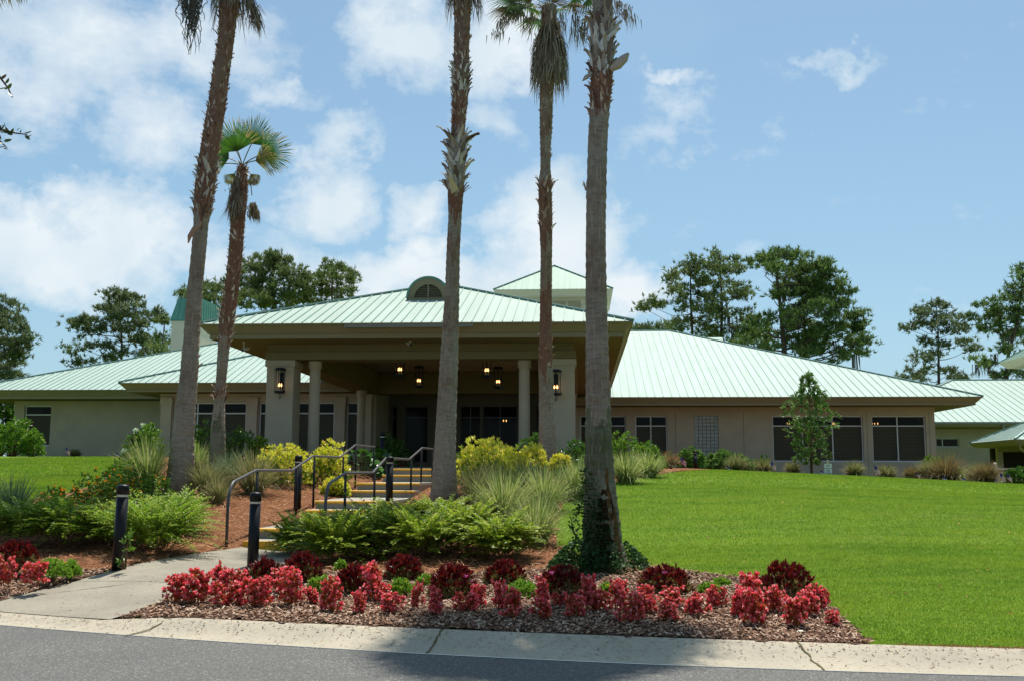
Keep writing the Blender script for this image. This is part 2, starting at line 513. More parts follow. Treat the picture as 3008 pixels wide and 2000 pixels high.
# ------------------------------------------------------------------ mesh helpers
def make(name, V, Fs, mats, parent=None, midx=None, smooth=False, loc=None):
    """V (n,3); Fs list of polygons or ndarray (m,k)"""
    me = bpy.data.meshes.new(name)
    V = np.asarray(V, dtype=np.float32)
    if isinstance(Fs, np.ndarray):
        m, k = Fs.shape
        me.vertices.add(len(V))
        me.vertices.foreach_set('co', V.ravel())
        me.loops.add(m * k)
        me.loops.foreach_set('vertex_index', Fs.astype(np.int32).ravel())
        me.polygons.add(m)
        me.polygons.foreach_set('loop_start', np.arange(0, m * k, k, dtype=np.int32))
        me.polygons.foreach_set('loop_total', np.full(m, k, dtype=np.int32))
        me.update(calc_edges=True)
    else:
        me.from_pydata(V.tolist(), [], [list(map(int, f)) for f in Fs])
        me.update()
    if not isinstance(mats, (list, tuple)):
        mats = [mats]
    for mm in mats:
        me.materials.append(mm)
    if midx is not None:
        me.polygons.foreach_set('material_index', np.asarray(midx, dtype=np.int32))
    if smooth:
        me.polygons.foreach_set('use_smooth', np.ones(len(me.polygons), dtype=bool))
    o = bpy.data.objects.new(name, me)
    COL.objects.link(o)
    if parent is not None:
        o.parent = parent
    if loc is not None:
        o.location = loc
    return o


class MB:
    def __init__(s):
        s.v, s.f, s.m, s.n = [], [], [], 0

    def add(s, V, F, mi=0):
        V = np.asarray(V, float).reshape(-1, 3)
        s.v.append(V)
        for f in F:
            s.f.append([int(i) + s.n for i in f])
            s.m.append(mi)
        s.n += len(V)

    def box(s, x0, x1, y0, y1, z0, z1, mi=0):
        V = [(x, y, z) for z in (z0, z1) for y in (y0, y1) for x in (x0, x1)]
        s.add(V, [(0, 2, 3, 1), (4, 5, 7, 6), (0, 1, 5, 4), (2, 6, 7, 3), (0, 4, 6, 2), (1, 3, 7, 5)], mi)

    def tube(s, pts, radii, n=8, mi=0, cap=True):
        P = [np.array(p, float) for p in pts]
        if not hasattr(radii, '__len__'):
            radii = [radii] * len(P)
        V, F = [], []
        ref = None
        for i, p in enumerate(P):
            d = (P[min(i + 1, len(P) - 1)] - P[max(i - 1, 0)])
            d = d / (np.linalg.norm(d) + 1e-9)
            if ref is None:
                ref = np.array([1, 0, 0.]) if abs(d[0]) < .8 else np.array([0, 1., 0])
            a = np.cross(d, ref)
            a /= np.linalg.norm(a) + 1e-9
            ref = np.cross(a, d)
            b = np.cross(d, a)
            for k in range(n):
                t = 2 * math.pi * k / n
                V.append(p + radii[i] * (a * math.cos(t) + b * math.sin(t)))
        for i in range(len(P) - 1):
            for k in range(n):
                F.append((i * n + k, i * n + (k + 1) % n, (i + 1) * n + (k + 1) % n, (i + 1) * n + k))
        if cap:
            F.append(tuple(range(n - 1, -1, -1)))
            F.append(tuple((len(P) - 1) * n + k for k in range(n)))
        s.add(V, F, mi)

    def lathe(s, prof, c, n=20, mi=0):
        V, F = [], []
        for (r, z) in prof:
            for k in range(n):
                t = 2 * math.pi * k / n
                V.append((c[0] + r * math.cos(t), c[1] + r * math.sin(t), c[2] + z))
        for i in range(len(prof) - 1):
            for k in range(n):
                F.append((i * n + k, i * n + (k + 1) % n, (i + 1) * n + (k + 1) % n, (i + 1) * n + k))
        F.append(tuple(range(n - 1, -1, -1)))
        F.append(tuple((len(prof) - 1) * n + k for k in range(n)))
        s.add(V, F, mi)

    def obj(s, name, mats, parent=None, smooth=False, loc=None):
        return make(name, np.concatenate(s.v) if s.v else np.zeros((0, 3)), s.f, mats, parent, s.m, smooth, loc)


def tag(o, label=None, cat=None, group=None, kind=None):
    for k, v in (('label', label), ('category', cat), ('group', group), ('kind', kind)):
        if v:
            o[k] = v
    return o


def empty(name, loc, label, cat, group=None, rz=0):
    o = bpy.data.objects.new(name, None)
    o.empty_display_size = .3
    COL.objects.link(o)
    o.location = loc
    o.rotation_euler = (0, 0, rz)
    return tag(o, label, cat, group)


def copy_tree(o, parent=None):
    c = o.copy()
    COL.objects.link(c)
    c.parent = parent
    for ch in [x for x in COL.objects if x.parent == o]:
        copy_tree(ch, c)
    return c


def frames(D, rs=R, roll=None):
    """orthonormal frames with column 1 (local y) = D ; random roll"""
    D = D / (np.linalg.norm(D, axis=1, keepdims=True) + 1e-9)
    ref = rs.normal(size=D.shape) if roll is None else np.tile(np.array(roll, float), (len(D), 1)) + rs.normal(size=D.shape) * .25
    X = np.cross(D, ref)
    X /= np.linalg.norm(X, axis=1, keepdims=True) + 1e-9
    Z = np.cross(X, D)
    return np.stack([X, D, Z], axis=2)


def inst(TV, TF, P, Fr, S):
    """instances of template mesh"""
    TV = np.asarray(TV, float)
    TF = np.asarray(TF, int)
    n = len(P)
    S = np.asarray(S, float)
    if S.ndim == 1:
        S = S[:, None] * np.ones(3)
    V = np.einsum('nij,nkj->nki', Fr, TV[None] * S[:, None, :]) + P[:, None, :]
    F = TF[None] + (np.arange(n) * len(TV))[:, None, None]
    return V.reshape(-1, 3), F.reshape(-1, TF.shape[1])


# leaf templates: local y = length (0..1), x = width, z = normal
LEAF = ([(0, 0, 0), (-.5, .45, .08), (.5, .45, .08), (0, 1, -.05)], [(0, 2, 1), (1, 2, 3)])
LEAF6 = ([(0, 0, 0), (-.42, .3, .08), (.42, .3, .08), (0, .35, 0), (-.36, .7, .02), (.36, .7, .02), (0, 1, -.16)],
         [(0, 3, 1), (0, 2, 3), (1, 3, 4), (3, 2, 5), (4, 3, 6), (3, 5, 6)])
NEEDLE = ([(-.5, 0, 0), (.5, 0, 0), (0, 1, 0)], [(0, 1, 2)])
CHIP = ([(-.5, 0, 0), (.5, 0, .1), (.4, 1, .1), (-.4, 1, 0)], [(0, 1, 2), (0, 2, 3)])


def cat_arr(parts):
    V, F, n = [], [], 0
    for v, f in parts:
        V.append(v)
        F.append(f + n)
        n += len(v)
    return np.concatenate(V), np.concatenate(F)


def rand_dirs(n, up=0.0, rs=R):
    d = rs.normal(size=(n, 3))
    d /= np.linalg.norm(d, axis=1, keepdims=True)
    d[:, 2] += up
    return d / np.linalg.norm(d, axis=1, keepdims=True)


def rosette(C, D, nl, ln, wd, spread=.8, rs=R, tmpl=LEAF):
    """C (k,3) centres, D (k,3) axis; nl leaves around each axis"""
    k = len(C)
    P = np.repeat(C, nl, 0) + rs.normal(size=(k * nl, 3)) * ln * .12
    dd = np.repeat(D, nl, 0) + rs.normal(size=(k * nl, 3)) * spread
    s = rs.uniform(.7, 1.2, k * nl)
    S = np.stack([wd * s, ln * s, ln * s * .6], 1)
    return inst(tmpl[0], tmpl[1], P, frames(dd, rs), S)


# ------------------------------------------------------------------ terrain
XC = np.array([-200, -60, -30, -14, -9.5, -6.6, -4.8, -3, .3, 4, 12, 20, 30, 60, 200.])
YC = np.array([-50, 9.5, 11, 13, 14, 17, 19.5, 22, 25, 29, 33, 40, 46, 54, 70, 120, 1500.])
TT = {
    -200: [.1, .1, .15, .3, .4, .7, .9, 1.2, 1.4, 1.6, 1.8, 2.1, 2.3, 2.5, 2.5, 2.0, 0.],
    -60: [.1, .1, .15, .3, .4, .7, .95, 1.2, 1.45, 1.75, 1.95, 2.2, 2.35, 2.55, 2.6, 2.2, 0.],
    -30: [.1, .1, .15, .3, .4, .75, 1.0, 1.25, 1.5, 1.8, 2.0, 2.25, 2.38, 2.55, 2.6, 2.2, 0.],
    -14: [.1, .1, .15, .3, .4, .75, 1.0, 1.25, 1.5, 1.8, 2.0, 2.22, 2.36, 2.5, 2.5, 2.2, 0.],
    -9.5: [.1, .1, .15, .3, .4, .68, .98, 1.24, 1.46, 1.72, 1.88, 2.0, 2.1, 2.2, 2.2, 2.0, 0.],
    -6.6: [.1, .1, .15, .3, .37, .50, .74, .98, 1.24, 1.58, 1.80, 1.8, 1.8, 1.9, 2.0, 2.0, 0.],
    -4.8: [.1, .1, .14, .2, .26, .24, .40, .66, .90, 1.22, 1.55, 1.8, 1.8, 1.8, 2.0, 2.0, 0.],
    -3: [.1, .1, .14, .21, .27, .48, .75, 1.03, 1.28, 1.6, 1.80, 1.8, 1.8, 1.8, 2.0, 2.0, 0.],
    .3: [.1, .1, .15, .25, .32, .58, .80, 1.05, 1.35, 1.68, 1.86, 1.9, 1.9, 1.9, 2.0, 2.0, 0.],
    4: [.1, .1, .16, .32, .42, .70, .92, 1.12, 1.33, 1.56, 1.74, 1.88, 1.92, 1.95, 2.0, 2.0, 0.],
    12: [.1, .1, .16, .32, .42, .64, .80, .95, 1.10, 1.27, 1.40, 1.54, 1.60, 1.65, 1.7, 1.7, 0.],
    20: [.1, .1, .16, .30, .38, .55, .67, .78, .89, 1.0, 1.08, 1.15, 1.18, 1.22, 1.3, 1.4, 0.],
    30: [.1, .1, .15, .25, .33, .45, .55, .62, .70, .78, .85, .9, .9, .95, 1., 1.2, 0.],
    60: [.1, .1, .15, .25, .3, .4, .45, .5, .55, .6, .65, .7, .7, .7, .8, 1.0, 0.],
    200: [.1, .1, .15, .2, .25, .3, .35, .4, .45, .5, .5, .5, .5, .5, .5, .6, 0.],
}
TAB = np.array([TT[int(x) if x == int(x) else float(x)] for x in XC])
# smooth on a fine lattice
_gx = np.arange(-60, 60.01, .5)
_gy = np.arange(6, 80.01, .5)
_tmp = np.array([np.interp(_gy, YC, row) for row in TAB])
_H = np.array([np.interp(_gx, XC, _tmp[:, j]) for j in range(len(_gy))]).T
for _ in range(3):
    p = np.pad(_H, 1, mode='edge')
    _H = (p[1:-1, 1:-1] * 2 + p[:-2, 1:-1] + p[2:, 1:-1] + p[1:-1, :-2] + p[1:-1, 2:]) / 6


def H(x, y):
    x = np.asarray(x, float)
    y = np.asarray(y, float)
    ins = (x > -60) & (x < 60) & (y > 6) & (y < 80)
    fx = np.clip((x + 60) / .5, 0, len(_gx) - 1.001)
    fy = np.clip((y - 6) / .5, 0, len(_gy) - 1.001)
    i, j = fx.astype(int), fy.astype(int)
    a, b = fx - i, fy - j
    h = _H[i, j] * (1 - a) * (1 - b) + _H[i + 1, j] * a * (1 - b) + _H[i, j + 1] * (1 - a) * b + _H[i + 1, j + 1] * a * b
    if np.all(ins):
        return h
    ix = np.clip(np.searchsorted(XC, x) - 1, 0, len(XC) - 2)
    iy = np.clip(np.searchsorted(YC, y) - 1, 0, len(YC) - 2)
    a = np.clip((x - XC[ix]) / (XC[ix + 1] - XC[ix]), 0, 1)
    b = np.clip((y - YC[iy]) / (YC[iy + 1] - YC[iy]), 0, 1)
    h2 = TAB[ix, iy] * (1 - a) * (1 - b) + TAB[ix + 1, iy] * a * (1 - b) + TAB[ix, iy + 1] * (1 - a) * b + TAB[ix + 1, iy + 1] * a * b
    return np.where(ins, h, h2)


def G(u, v):
    d = ray(u, v)
    t = 5.0
    last = t
    while t < 90:
        p = CP + d * t
        if p[2] <= float(H(p[0], p[1])):
            lo, hi = last, t
            for _ in range(18):
                mid = (lo + hi) / 2
                q = CP + d * mid
                if q[2] <= float(H(q[0], q[1])):
                    hi = mid
                else:
                    lo = mid
            return CP + d * hi
        last = t
        t += .1
    return CP + d * 60


def onG(u, Y):
    """ground point seen in column u at depth Y"""
    x = X_at(u, Y, 1420)
    return np.array([x, Y, float(H(x, Y))])


def mpp(p):
    return float((np.array(p) - CP) @ _f) / FPX      # metres per source pixel


# kerb curves from the photograph
def fitline(pts, z):
    w = np.array([atZ(u, v, z) for u, v in pts])
    return np.polyfit(w[:, 0], w[:, 1], 2)


KF = fitline([(0, 1837), (450, 1868), (900, 1901), (1300, 1926), (1600, 1940), (2300, 1959), (3008, 1990)], 0.0)
KB = fitline([(0, 1789), (470, 1806), (900, 1830), (1300, 1851), (1600, 1862), (2300, 1883), (3008, 1906)], .13)


def yf(x):
    x = np.asarray(x, float)
    xc = np.clip(x, -9, 6)
    return np.polyval(KF, xc) + (x - xc) * np.polyval(np.polyder(KF), xc)


def yb(x):
    x = np.asarray(x, float)
    xc = np.clip(x, -9, 6)
    return np.maximum(np.polyval(KB, xc) + (x - xc) * np.polyval(np.polyder(KB), xc), yf(x) + .45)


def inpoly(px, py, poly):
    c = np.zeros(px.shape, bool)
    n = len(poly)
    j = n - 1
    for i in range(n):
        xi, yi = poly[i]
        xj, yj = poly[j]
        hit = ((yi > py) != (yj > py)) & (px < (xj - xi) * (py - yi) / (yj - yi + 1e-12) + xi)
        c ^= hit
        j = i
    return c


def surf(x, y):
    x = np.asarray(x, float)
    d = np.maximum(0, np.asarray(y, float) - yb(x))
    dk = np.clip((np.abs(x + 7.3) - 2.2) / .9, 0, 1)
    return np.minimum(H(x, y), .045 + .06 * dk + d * (.10 + .03 * dk))


# ground sheet (one sheet to the horizon), its front edge follows the kerb
gxs = np.unique(np.concatenate([np.linspace(-1500, -60, 12), np.arange(-60, -14, 1.0), np.arange(-14, 12, .3), np.arange(12, 60, 1.0), np.linspace(60, 1500, 12)]))
tt = np.concatenate([np.linspace(0, 1.2, 8), np.arange(1.5, 14, .3), np.arange(14, 40, .8), np.linspace(41, 110, 20), np.linspace(150, 1500, 8)])
GX, GT = np.meshgrid(gxs, tt, indexing='ij')
kk = np.clip(np.abs(GX) / 60, 0, 1)
fade = np.clip(1 - GT / 40, 0, 1)
GYv = yb(np.clip(GX, -60, 60)) * fade + 10 * (1 - fade) + GT
GZ = surf(GX, GYv)
_pp = [(-10.6, 9), (-10.6, 11.4), (-8.2, 11.75), (-6.9, 12.1), (-6.35, 13.4), (-6.0, 14.8), (-5.75, 17), (-4.1, 17), (-4.5, 14.5), (-4.85, 11.5), (-5.2, 9)]
GZ = np.where(inpoly(GX, GYv, _pp), GZ - .06, GZ)
corr = (GX > -5.62) & (GX < -4.08) & (GYv > 17.1) & (GYv < 31)
GZ = np.where(corr, GZ - .12, GZ)
nx, ny = GX.shape
idx = np.arange(nx * ny).reshape(nx, ny)
Fq = np.stack([idx[:-1, :-1], idx[1:, :-1], idx[1:, 1:], idx[:-1, 1:]], -1).reshape(-1, 4)
ground = make('ground', np.stack([GX, GYv, GZ], -1).reshape(-1, 3), Fq, M['lawn'], smooth=True)
tag(ground, 'bright green mown lawn sloping up to the clubhouse', None, None, 'structure')

# road
rx = np.concatenate([np.linspace(-1200, -40, 10), np.arange(-40, 40.1, .5), np.linspace(45, 1200, 10)])
V, F = [], []
for x in rx:
    V += [(x, -40, 0), (x, float(yf(np.clip(x, -40, 40))) + .02, 0)]
for i in range(len(rx) - 1):
    F.append((2 * i, 2 * i + 2, 2 * i + 3, 2 * i + 1))
tag(make('road', V, F, M['asphalt']), 'grey speckled asphalt road in the foreground', None, None, 'structure')

# rolled kerb with gutter pan, split at joints
JX = [float(atZ(430, 1850, .05)[0]), float(atZ(1280, 1885, .05)[0]), float(atZ(2365, 1920, .05)[0])]
prof = [(0.0, .006), (.18, .012), (.42, .035), (.60, .075), (.78, .118), (.90, .134), (.97, .134), (1.0, .10)]
xs = np.unique(np.concatenate([np.arange(-45, 45, .35), np.array(JX)]))
V, F = [], []
for x in xs:
    a, b = float(yf(x)), float(yb(x))
    # dropped kerb at the path mouth
    dk = min(1, max(0, (abs(x + 7.3) - 2.2) / .9))
    for (t, z) in prof:
        V.append((x, a + (b + .03 - a) * t, z * (.45 + .55 * dk) if t > .2 else z))
k = len(prof)
for i in range(len(xs) - 1):
    for j in range(k - 1):
        F.append((i * k + j, (i + 1) * k + j, (i + 1) * k + j + 1, i * k + j + 1))
kerb = make('kerb', V, F, M['kerb'], smooth=True)
tag(kerb, 'pale concrete rolled kerb beside the road', None, None, 'structure')
# joints: dirt filled cracks
mb = MB()
for x, w, sl in ((JX[0], .028, .55), (JX[1], .022, .10), (JX[2], .016, -.16)):
    pts = []
    for q in range(15):
        t = q / 14
        a, b = float(yf(x)), float(yb(x)) + .02
        z = float(np.interp(t, [p[0] for p in prof], [p[1] for p in prof]))
        if abs(x + 7.3) < 3.1:
            z *= .45 + .55 * min(1, max(0, (abs(x + 7.3) - 2.2) / .9))
        cx = x + (t - .5) * sl * .7 + R.normal() * .006
        ww = w * R.uniform(.6, 1.4)
        pts.append((cx - ww / 2, a + (b - a) * t, z + .006))
        pts.append((cx + ww / 2, a + (b - a) * t, z + .006))
    mb.add(pts, [(2 * i, 2 * i + 1, 2 * i + 3, 2 * i + 2) for i in range(14)])
j = mb.obj('kerb_joint', M['joint'], kerb)

# beds ------------------------------------------------------------
PATH_L = [(-10.5, float(yb(-10.5))), (-8.0, float(yb(-8)) + .12), (-6.85, 11.95), (-6.45, 13.2), (-6.15, 14.3), (-5.92, 15.7), (-5.66, 17.02)]
PATH_R = [(-4.06, 17.02), (-4.35, 14.8), (-4.62, 12.2), (-4.78, 11.2), (-5.0, float(yb(-5.0)))]
PATH = PATH_L + PATH_R + [(x, float(yb(x)) + .0) for x in np.arange(-5.3, -10.4, -.3)]


def gp(u, v):
    p = G(u, v)
    return (float(p[0]), float(p[1]))


tipx = gp(2545, 1886)
MULCH_R = [(-4.78, 11.2), (-4.62, 12.2), (-4.45, 13.6)] + [gp(*q) for q in
          [(800, 1690), (1000, 1682), (1250, 1690), (1500, 1678), (1650, 1672), (1760, 1678), (1900, 1668), (2020, 1680), (2200, 1703), (2340, 1722), (2400, 1752), (2460, 1800), (2505, 1850)]] + [tipx] \
    + [(x, float(yb(x)) + .02) for x in np.arange(tipx[0], -5.0, -.3)]
MULCH_L = [(-14, 11.6), (-14, 13.9), (-9.5, 13.8), (-7.6, 13.9), (-6.5, 13.75), (-6.15, 14.1), (-6.3, 13.7), (-6.45, 13.2), (-6.85, 11.95), (-8.0, float(yb(-8)) + .12), (-10.5, float(yb(-10.5)) + .02)]
STRAW = [(-5.66, 17.3), (-5.66, 17.02), (-5.92, 15.7), (-6.12, 14.35), (-6.6, 13.6), (-9.5, 13.6), (-14.5, 13.8), (-14.5, 17.6), (-11.6, 18.6), (-11.0, 22), (-11.6, 27),
         (-13, 31), (-15.5, 36), (-21, 44), (-22, 49.5), (2, 49.5), (6, 44)] + [gp(*q) for q in
         [(2010, 1383), (1920, 1396), (1820, 1413), (1730, 1440), (1670, 1466), (1640, 1500), (1628, 1545), (1640, 1600), (1700, 1640), (1880, 1652), (2010, 1678), (1850, 1700),
          (1650, 1680), (1500, 1684), (1250, 1694), (1000, 1688), (800, 1695)]] + [(-4.45, 13.5), (-4.3, 14.8), (-4.06, 17.02)]
BACKBED = [(4.5, 47.5), (12, 46.8), (20, 46), (26, 46), (26, 57), (1, 57.5), (1, 50)]
LBED = [(-40, 49), (-20.5, 49), (-20.5, 53), (-40, 53)]


def patch(name, poly, m, lift, res, label, kind='structure', ragged=.03):
    px = [p[0] for p in poly]
    py = [p[1] for p in poly]
    X, Y = np.meshgrid(np.arange(min(px) - .1, max(px) + .1 + res, res), np.arange(min(py) - .1, max(py) + .1 + res, res), indexing='ij')
    X = X + R.uniform(-.3, .3, X.shape) * res
    Y = Y + R.uniform(-.3, .3, X.shape) * res
    Z = surf(X, Y) + lift
    if name != 'path':
        Z = Z + R.uniform(0, .012, X.shape)
    n1, n2 = X.shape
    idx = np.arange(n1 * n2).reshape(n1, n2)
    q = np.stack([idx[:-1, :-1], idx[1:, :-1], idx[1:, 1:], idx[:-1, 1:]], -1).reshape(-1, 4)
    V = np.stack([X, Y, Z], -1).reshape(-1, 3)
    c = V[q].mean(1)
    keep = inpoly(c[:, 0] + R.normal(size=len(c)) * ragged, c[:, 1] + R.normal(size=len(c)) * ragged, poly)
    q = q[keep]
    used, inv = np.unique(q, return_inverse=True)
    return tag(make(name, V[used], inv.reshape(-1, 4), m, smooth=True), label, None, None, kind)


patch('straw_bed', STRAW, M['straw_ground'], .012, .14, 'reddish brown pine straw bed around the steps and shrubs', ragged=.05)
patch('straw_bed', BACKBED, M['straw_ground'], .02, .6, 'pine straw bed along the right wing wall')
patch('mulch_bed', MULCH_R, M['mulch_ground'], .022, .08, 'wood chip bed along the kerb to the right of the path')
patch('mulch_bed', MULCH_L, M['mulch_ground'], .022, .08, 'wood chip bed along the kerb to the left of the path')


def path_sheet():
    rowsL = np.array(PATH_L)
    rowsR = np.array([(-5.0, float(yb(-5.0)))] + PATH_R[::-1][1:])
    V, F = [], []
    n = 46
    for i in range(n + 1):
        t = i / n
        def samp(P):
            d = np.r_[0, np.cumsum(np.linalg.norm(np.diff(P, axis=0), axis=1))]
            return np.array([np.interp(t * d[-1], d, P[:, 0]), np.interp(t * d[-1], d, P[:, 1])])
        a, b = samp(rowsL), samp(rowsR)
        for k2 in range(13):
            s = k2 / 12
            p = a * (1 - s) + b * s
            if i == 0:
                p[1] = float(yb(p[0]))
            dd = max(0, p[1] - float(yb(p[0])))
            z = float(surf(p[0], p[1])) + .022
            V.append((p[0], p[1], z))
    for i in range(n):
        for k2 in range(12):
            a = i * 13 + k2
            F.append((a, a + 1, a + 14, a + 13))
    return make('path', V, F, M['path'], smooth=True)


path = tag(path_sheet(), 'grey concrete path from the kerb to the steps', None, None, 'structure')
# scored joints across the path
mb = MB()
for yy, lx, rx_ in ((12.75, -6.62, -4.55), (14.6, -6.1, -4.36), (16.1, -5.84, -4.18)):
    V = []
    for q in range(12):
        s = q / 11
        x = lx + (rx_ - lx) * s
        y = yy + .25 * (1 - s)
        z = float(surf(x, y)) + .028
        V += [(x, y, z), (x, y + .014, z)]
    mb.add(V, [(2 * i, 2 * i + 2, 2 * i + 3, 2 * i + 1) for i in range(11)])
mb.obj('path_joint', M['gutter'], path)


# scattered chips, straw and turf ------------------------------------------------
def scatter_pts(poly, n, avoid=()):
    px = [p[0] for p in poly]
    py = [p[1] for p in poly]
    X = R.uniform(min(px), max(px), n * 3)
    Y = R.uniform(min(py), max(py), n * 3)
    k = inpoly(X, Y, poly)
    for a in avoid:
        k &= ~inpoly(X, Y, a)
    k &= ~((X > -5.7) & (X < -4.03) & (Y > 17) & (Y < 34))
    return X[k][:n], Y[k][:n]


def gz(X, Y, lift):
    return surf(X, Y) + lift


def flat_dirs(n, tilt):
    a = R.uniform(0, 2 * math.pi, n)
    return np.stack([np.cos(a), np.sin(a), R.normal(size=n) * tilt], 1)


def chips(poly, n, label):
    X, Y = scatter_pts(poly, n)
    n = len(X)
    P = np.stack([X, Y, gz(X, Y, .030) + R.uniform(0, .018, n)], 1)
    S = np.stack([R.uniform(.008, .022, n), R.uniform(.02, .06, n), R.uniform(.01, .03, n)], 1)
    V, F = inst(CHIP[0], CHIP[1], P, frames(flat_dirs(n, .35), R, (0, 0, 1)), S)
    tag(make('wood_chips', V, F, M['chip']), label, 'mulch', None, 'stuff')


chips(MULCH_R, 34000, 'loose wood chips scattered in the kerb bed right of the path')
chips(MULCH_L, 9000, 'loose wood chips scattered in the bed left of the path')


def litter():
    n = 1500
    X = R.uniform(-9, 4.0, n)
    t = np.abs(R.normal(size=n)) * .22
    Y = yb(X) - t
    k = Y > yf(X) - .35
    z = np.interp(np.clip((Y - yf(X)) / (yb(X) - yf(X)), 0, 1), [p[0] for p in prof], [p[1] for p in prof])
    dk = np.clip((np.abs(X + 7.3) - 2.2) / .9, 0, 1)
    z = z * np.where(z > .02, .45 + .55 * dk, 1) + .006
    Xp, Yp = scatter_pts(PATH, 700)
    kp = R.uniform(0, 1, len(Xp)) < .55
    X = np.r_[X[k], Xp[kp]]
    Y = np.r_[Y[k], Yp[kp]]
    z = np.r_[z[k], surf(Xp[kp], Yp[kp]) + .028]
    n = len(X)
    S = np.stack([R.uniform(.004, .012, n), R.uniform(.008, .035, n), R.uniform(.005, .01, n)], 1)
    V, F = inst(CHIP[0], CHIP[1], np.stack([X, Y, z], 1), frames(flat_dirs(n, .15), R, (0, 0, 1)), S)
    tag(make('litter', V, F, M['chip']), 'tiny bark crumbs and grit strewn over the kerb and path', 'litter', None, 'stuff')


litter()


def straw(poly, n, label, ymax):
    X, Y = scatter_pts(poly, n)
    k = Y < ymax
    # denser near the camera
    k &= R.uniform(0, 1, len(X)) < np.clip(17 / Y, .25, 1) ** 1.2
    X, Y = X[k], Y[k]
    n = len(X)
    P = np.stack([X, Y, gz(X, Y, .022) + R.uniform(0, .04, n)], 1)
    S = np.stack([R.uniform(.006, .012, n), R.uniform(.12, .24, n), np.ones(n)], 1)
    V, F = inst(NEEDLE[0], NEEDLE[1], P, frames(flat_dirs(n, .22), R, (0, 0, 1)), S)
    tag(make('pine_straw', V, F, M['straw']), label, 'pine straw', None, 'stuff')


straw(STRAW, 190000, 'loose brown pine needles lying over the planting beds', 33)


def turf():
    zones = [((-1, 13), (9.0, 16), 480000, .026, .009), ((-3, 18), (16, 26), 420000, .028, .012), ((-14, -8), (17, 27), 60000, .04, .018), ((-22, 24), (26, 44), 330000, .036, .022),
             ((-22, -10), (26, 46), 60000, .05, .03), ((-20, -10), (14, 26), 150000, .042, .02)]
    parts = []
    for (xa, xb), (ya, yb_), n, h, w in zones:
        X = R.uniform(xa, xb, n)
        Y = R.uniform(ya, yb_, n)
        k = (Y > yb(X) + .03)
        for pl in (STRAW, MULCH_R, MULCH_L, PATH, BACKBED):
            k &= ~inpoly(X, Y, pl)
        k &= ~((X > -13) & (X < 2.5) & (Y > 30))
        k &= (X / Y > -.62) & (X / Y < .46)
        X, Y = X[k], Y[k]
        n = len(X)
        P = np.stack([X, Y, gz(X, Y, 0.0) - .004], 1)
        D = np.stack([R.normal(size=n) * .45, R.normal(size=n) * .45, np.ones(n)], 1)
        S = np.stack([np.full(n, w), h * R.uniform(.6, 1.4, n), np.ones(n)], 1)
        parts.append(inst(NEEDLE[0], NEEDLE[1], P, frames(D), S))
    V, F = cat_arr(parts)
    tag(make('lawn_grass', V, F, M['blade']), 'short green grass blades of the lawn', 'grass', None, 'stuff')
    # soil lip at the lawn edge by the kerb
    n = 9000
    X = R.uniform(tipx[0] + .2, 7, n)
    Y = yb(X) + R.uniform(-.01, .07, n)
    P = np.stack([X, Y, np.full(n, .10) + R.uniform(0, .02, n)], 1)
    D = np.stack([R.normal(size=n) * .7, R.normal(size=n) * .7 - .4, np.ones(n) * .8], 1)
    S = np.stack([np.full(n, .007), R.uniform(.02, .06, n), np.ones(n)], 1)
    V, F = inst(NEEDLE[0], NEEDLE[1], P, frames(D), S)
    tag(make('lawn_edge_thatch', V, F, M['straw']), 'brown dry thatch along the lawn edge at the kerb', 'thatch', None, 'stuff')


turf()

# ------------------------------------------------------------------ steps, rails, bollards
NOS = [(17.02, .49), (17.72, .665), (20.9, .88), (21.6, 1.05), (24.9, 1.22), (25.6, 1.40), (29.0, 1.60), (29.7, 1.78)]
SX0, SX1 = -5.66, -4.06
steps = empty('garden_steps', ((SX0 + SX1) / 2, 17, .3), 'concrete garden steps with yellow painted nosings climbing to the entrance', 'steps')


def local(o, mbv):
    return [v - np.array(o.location) for v in mbv]


def attach(mb, name, mats, parent, smooth=False):
    off = np.array(parent.location)
    p = parent
    mb.v = [v - off for v in mb.v]
    return mb.obj(name, mats, parent, smooth)


for i, (y, z) in enumerate(NOS):
    y1 = NOS[i + 1][0] + .03 if i + 1 < len(NOS) else 34.0
    mb = MB()
    mb.box(SX0 + .012, SX1 - .012, y + .06, y1, z - .62, z - .002)
    mb.box(SX0, SX1, y + .09, y1 - .002, z - .06, z)
    attach(mb, 'tread', M['step'], steps)
    mb = MB()
    if i == 0:
        mb.box(SX0 - .003, SX1 + .003, y, y + .085, z - .19, z + .003)
    else:
        # nosing: rounded yellow lip
        V = []
        pr = [(.06, -.055), (.0, -.05), (-.012, -.03), (0, -.006), (.02, .003), (.088, .003), (.088, -.055)]
        for x in (SX0 - .003, SX1 + .003):
            for (a, b) in pr:
                V.append((x, y + a, z + b))
        n = len(pr)
        F = [(k2, (k2 + 1) % n, n + (k2 + 1) % n, n + k2) for k2 in range(n)] + [tuple(range(n - 1, -1, -1)), tuple(range(n, 2 * n))]
        mb.add(V, F)
    attach(mb, 'nosing', M['yellow_paint'], steps)


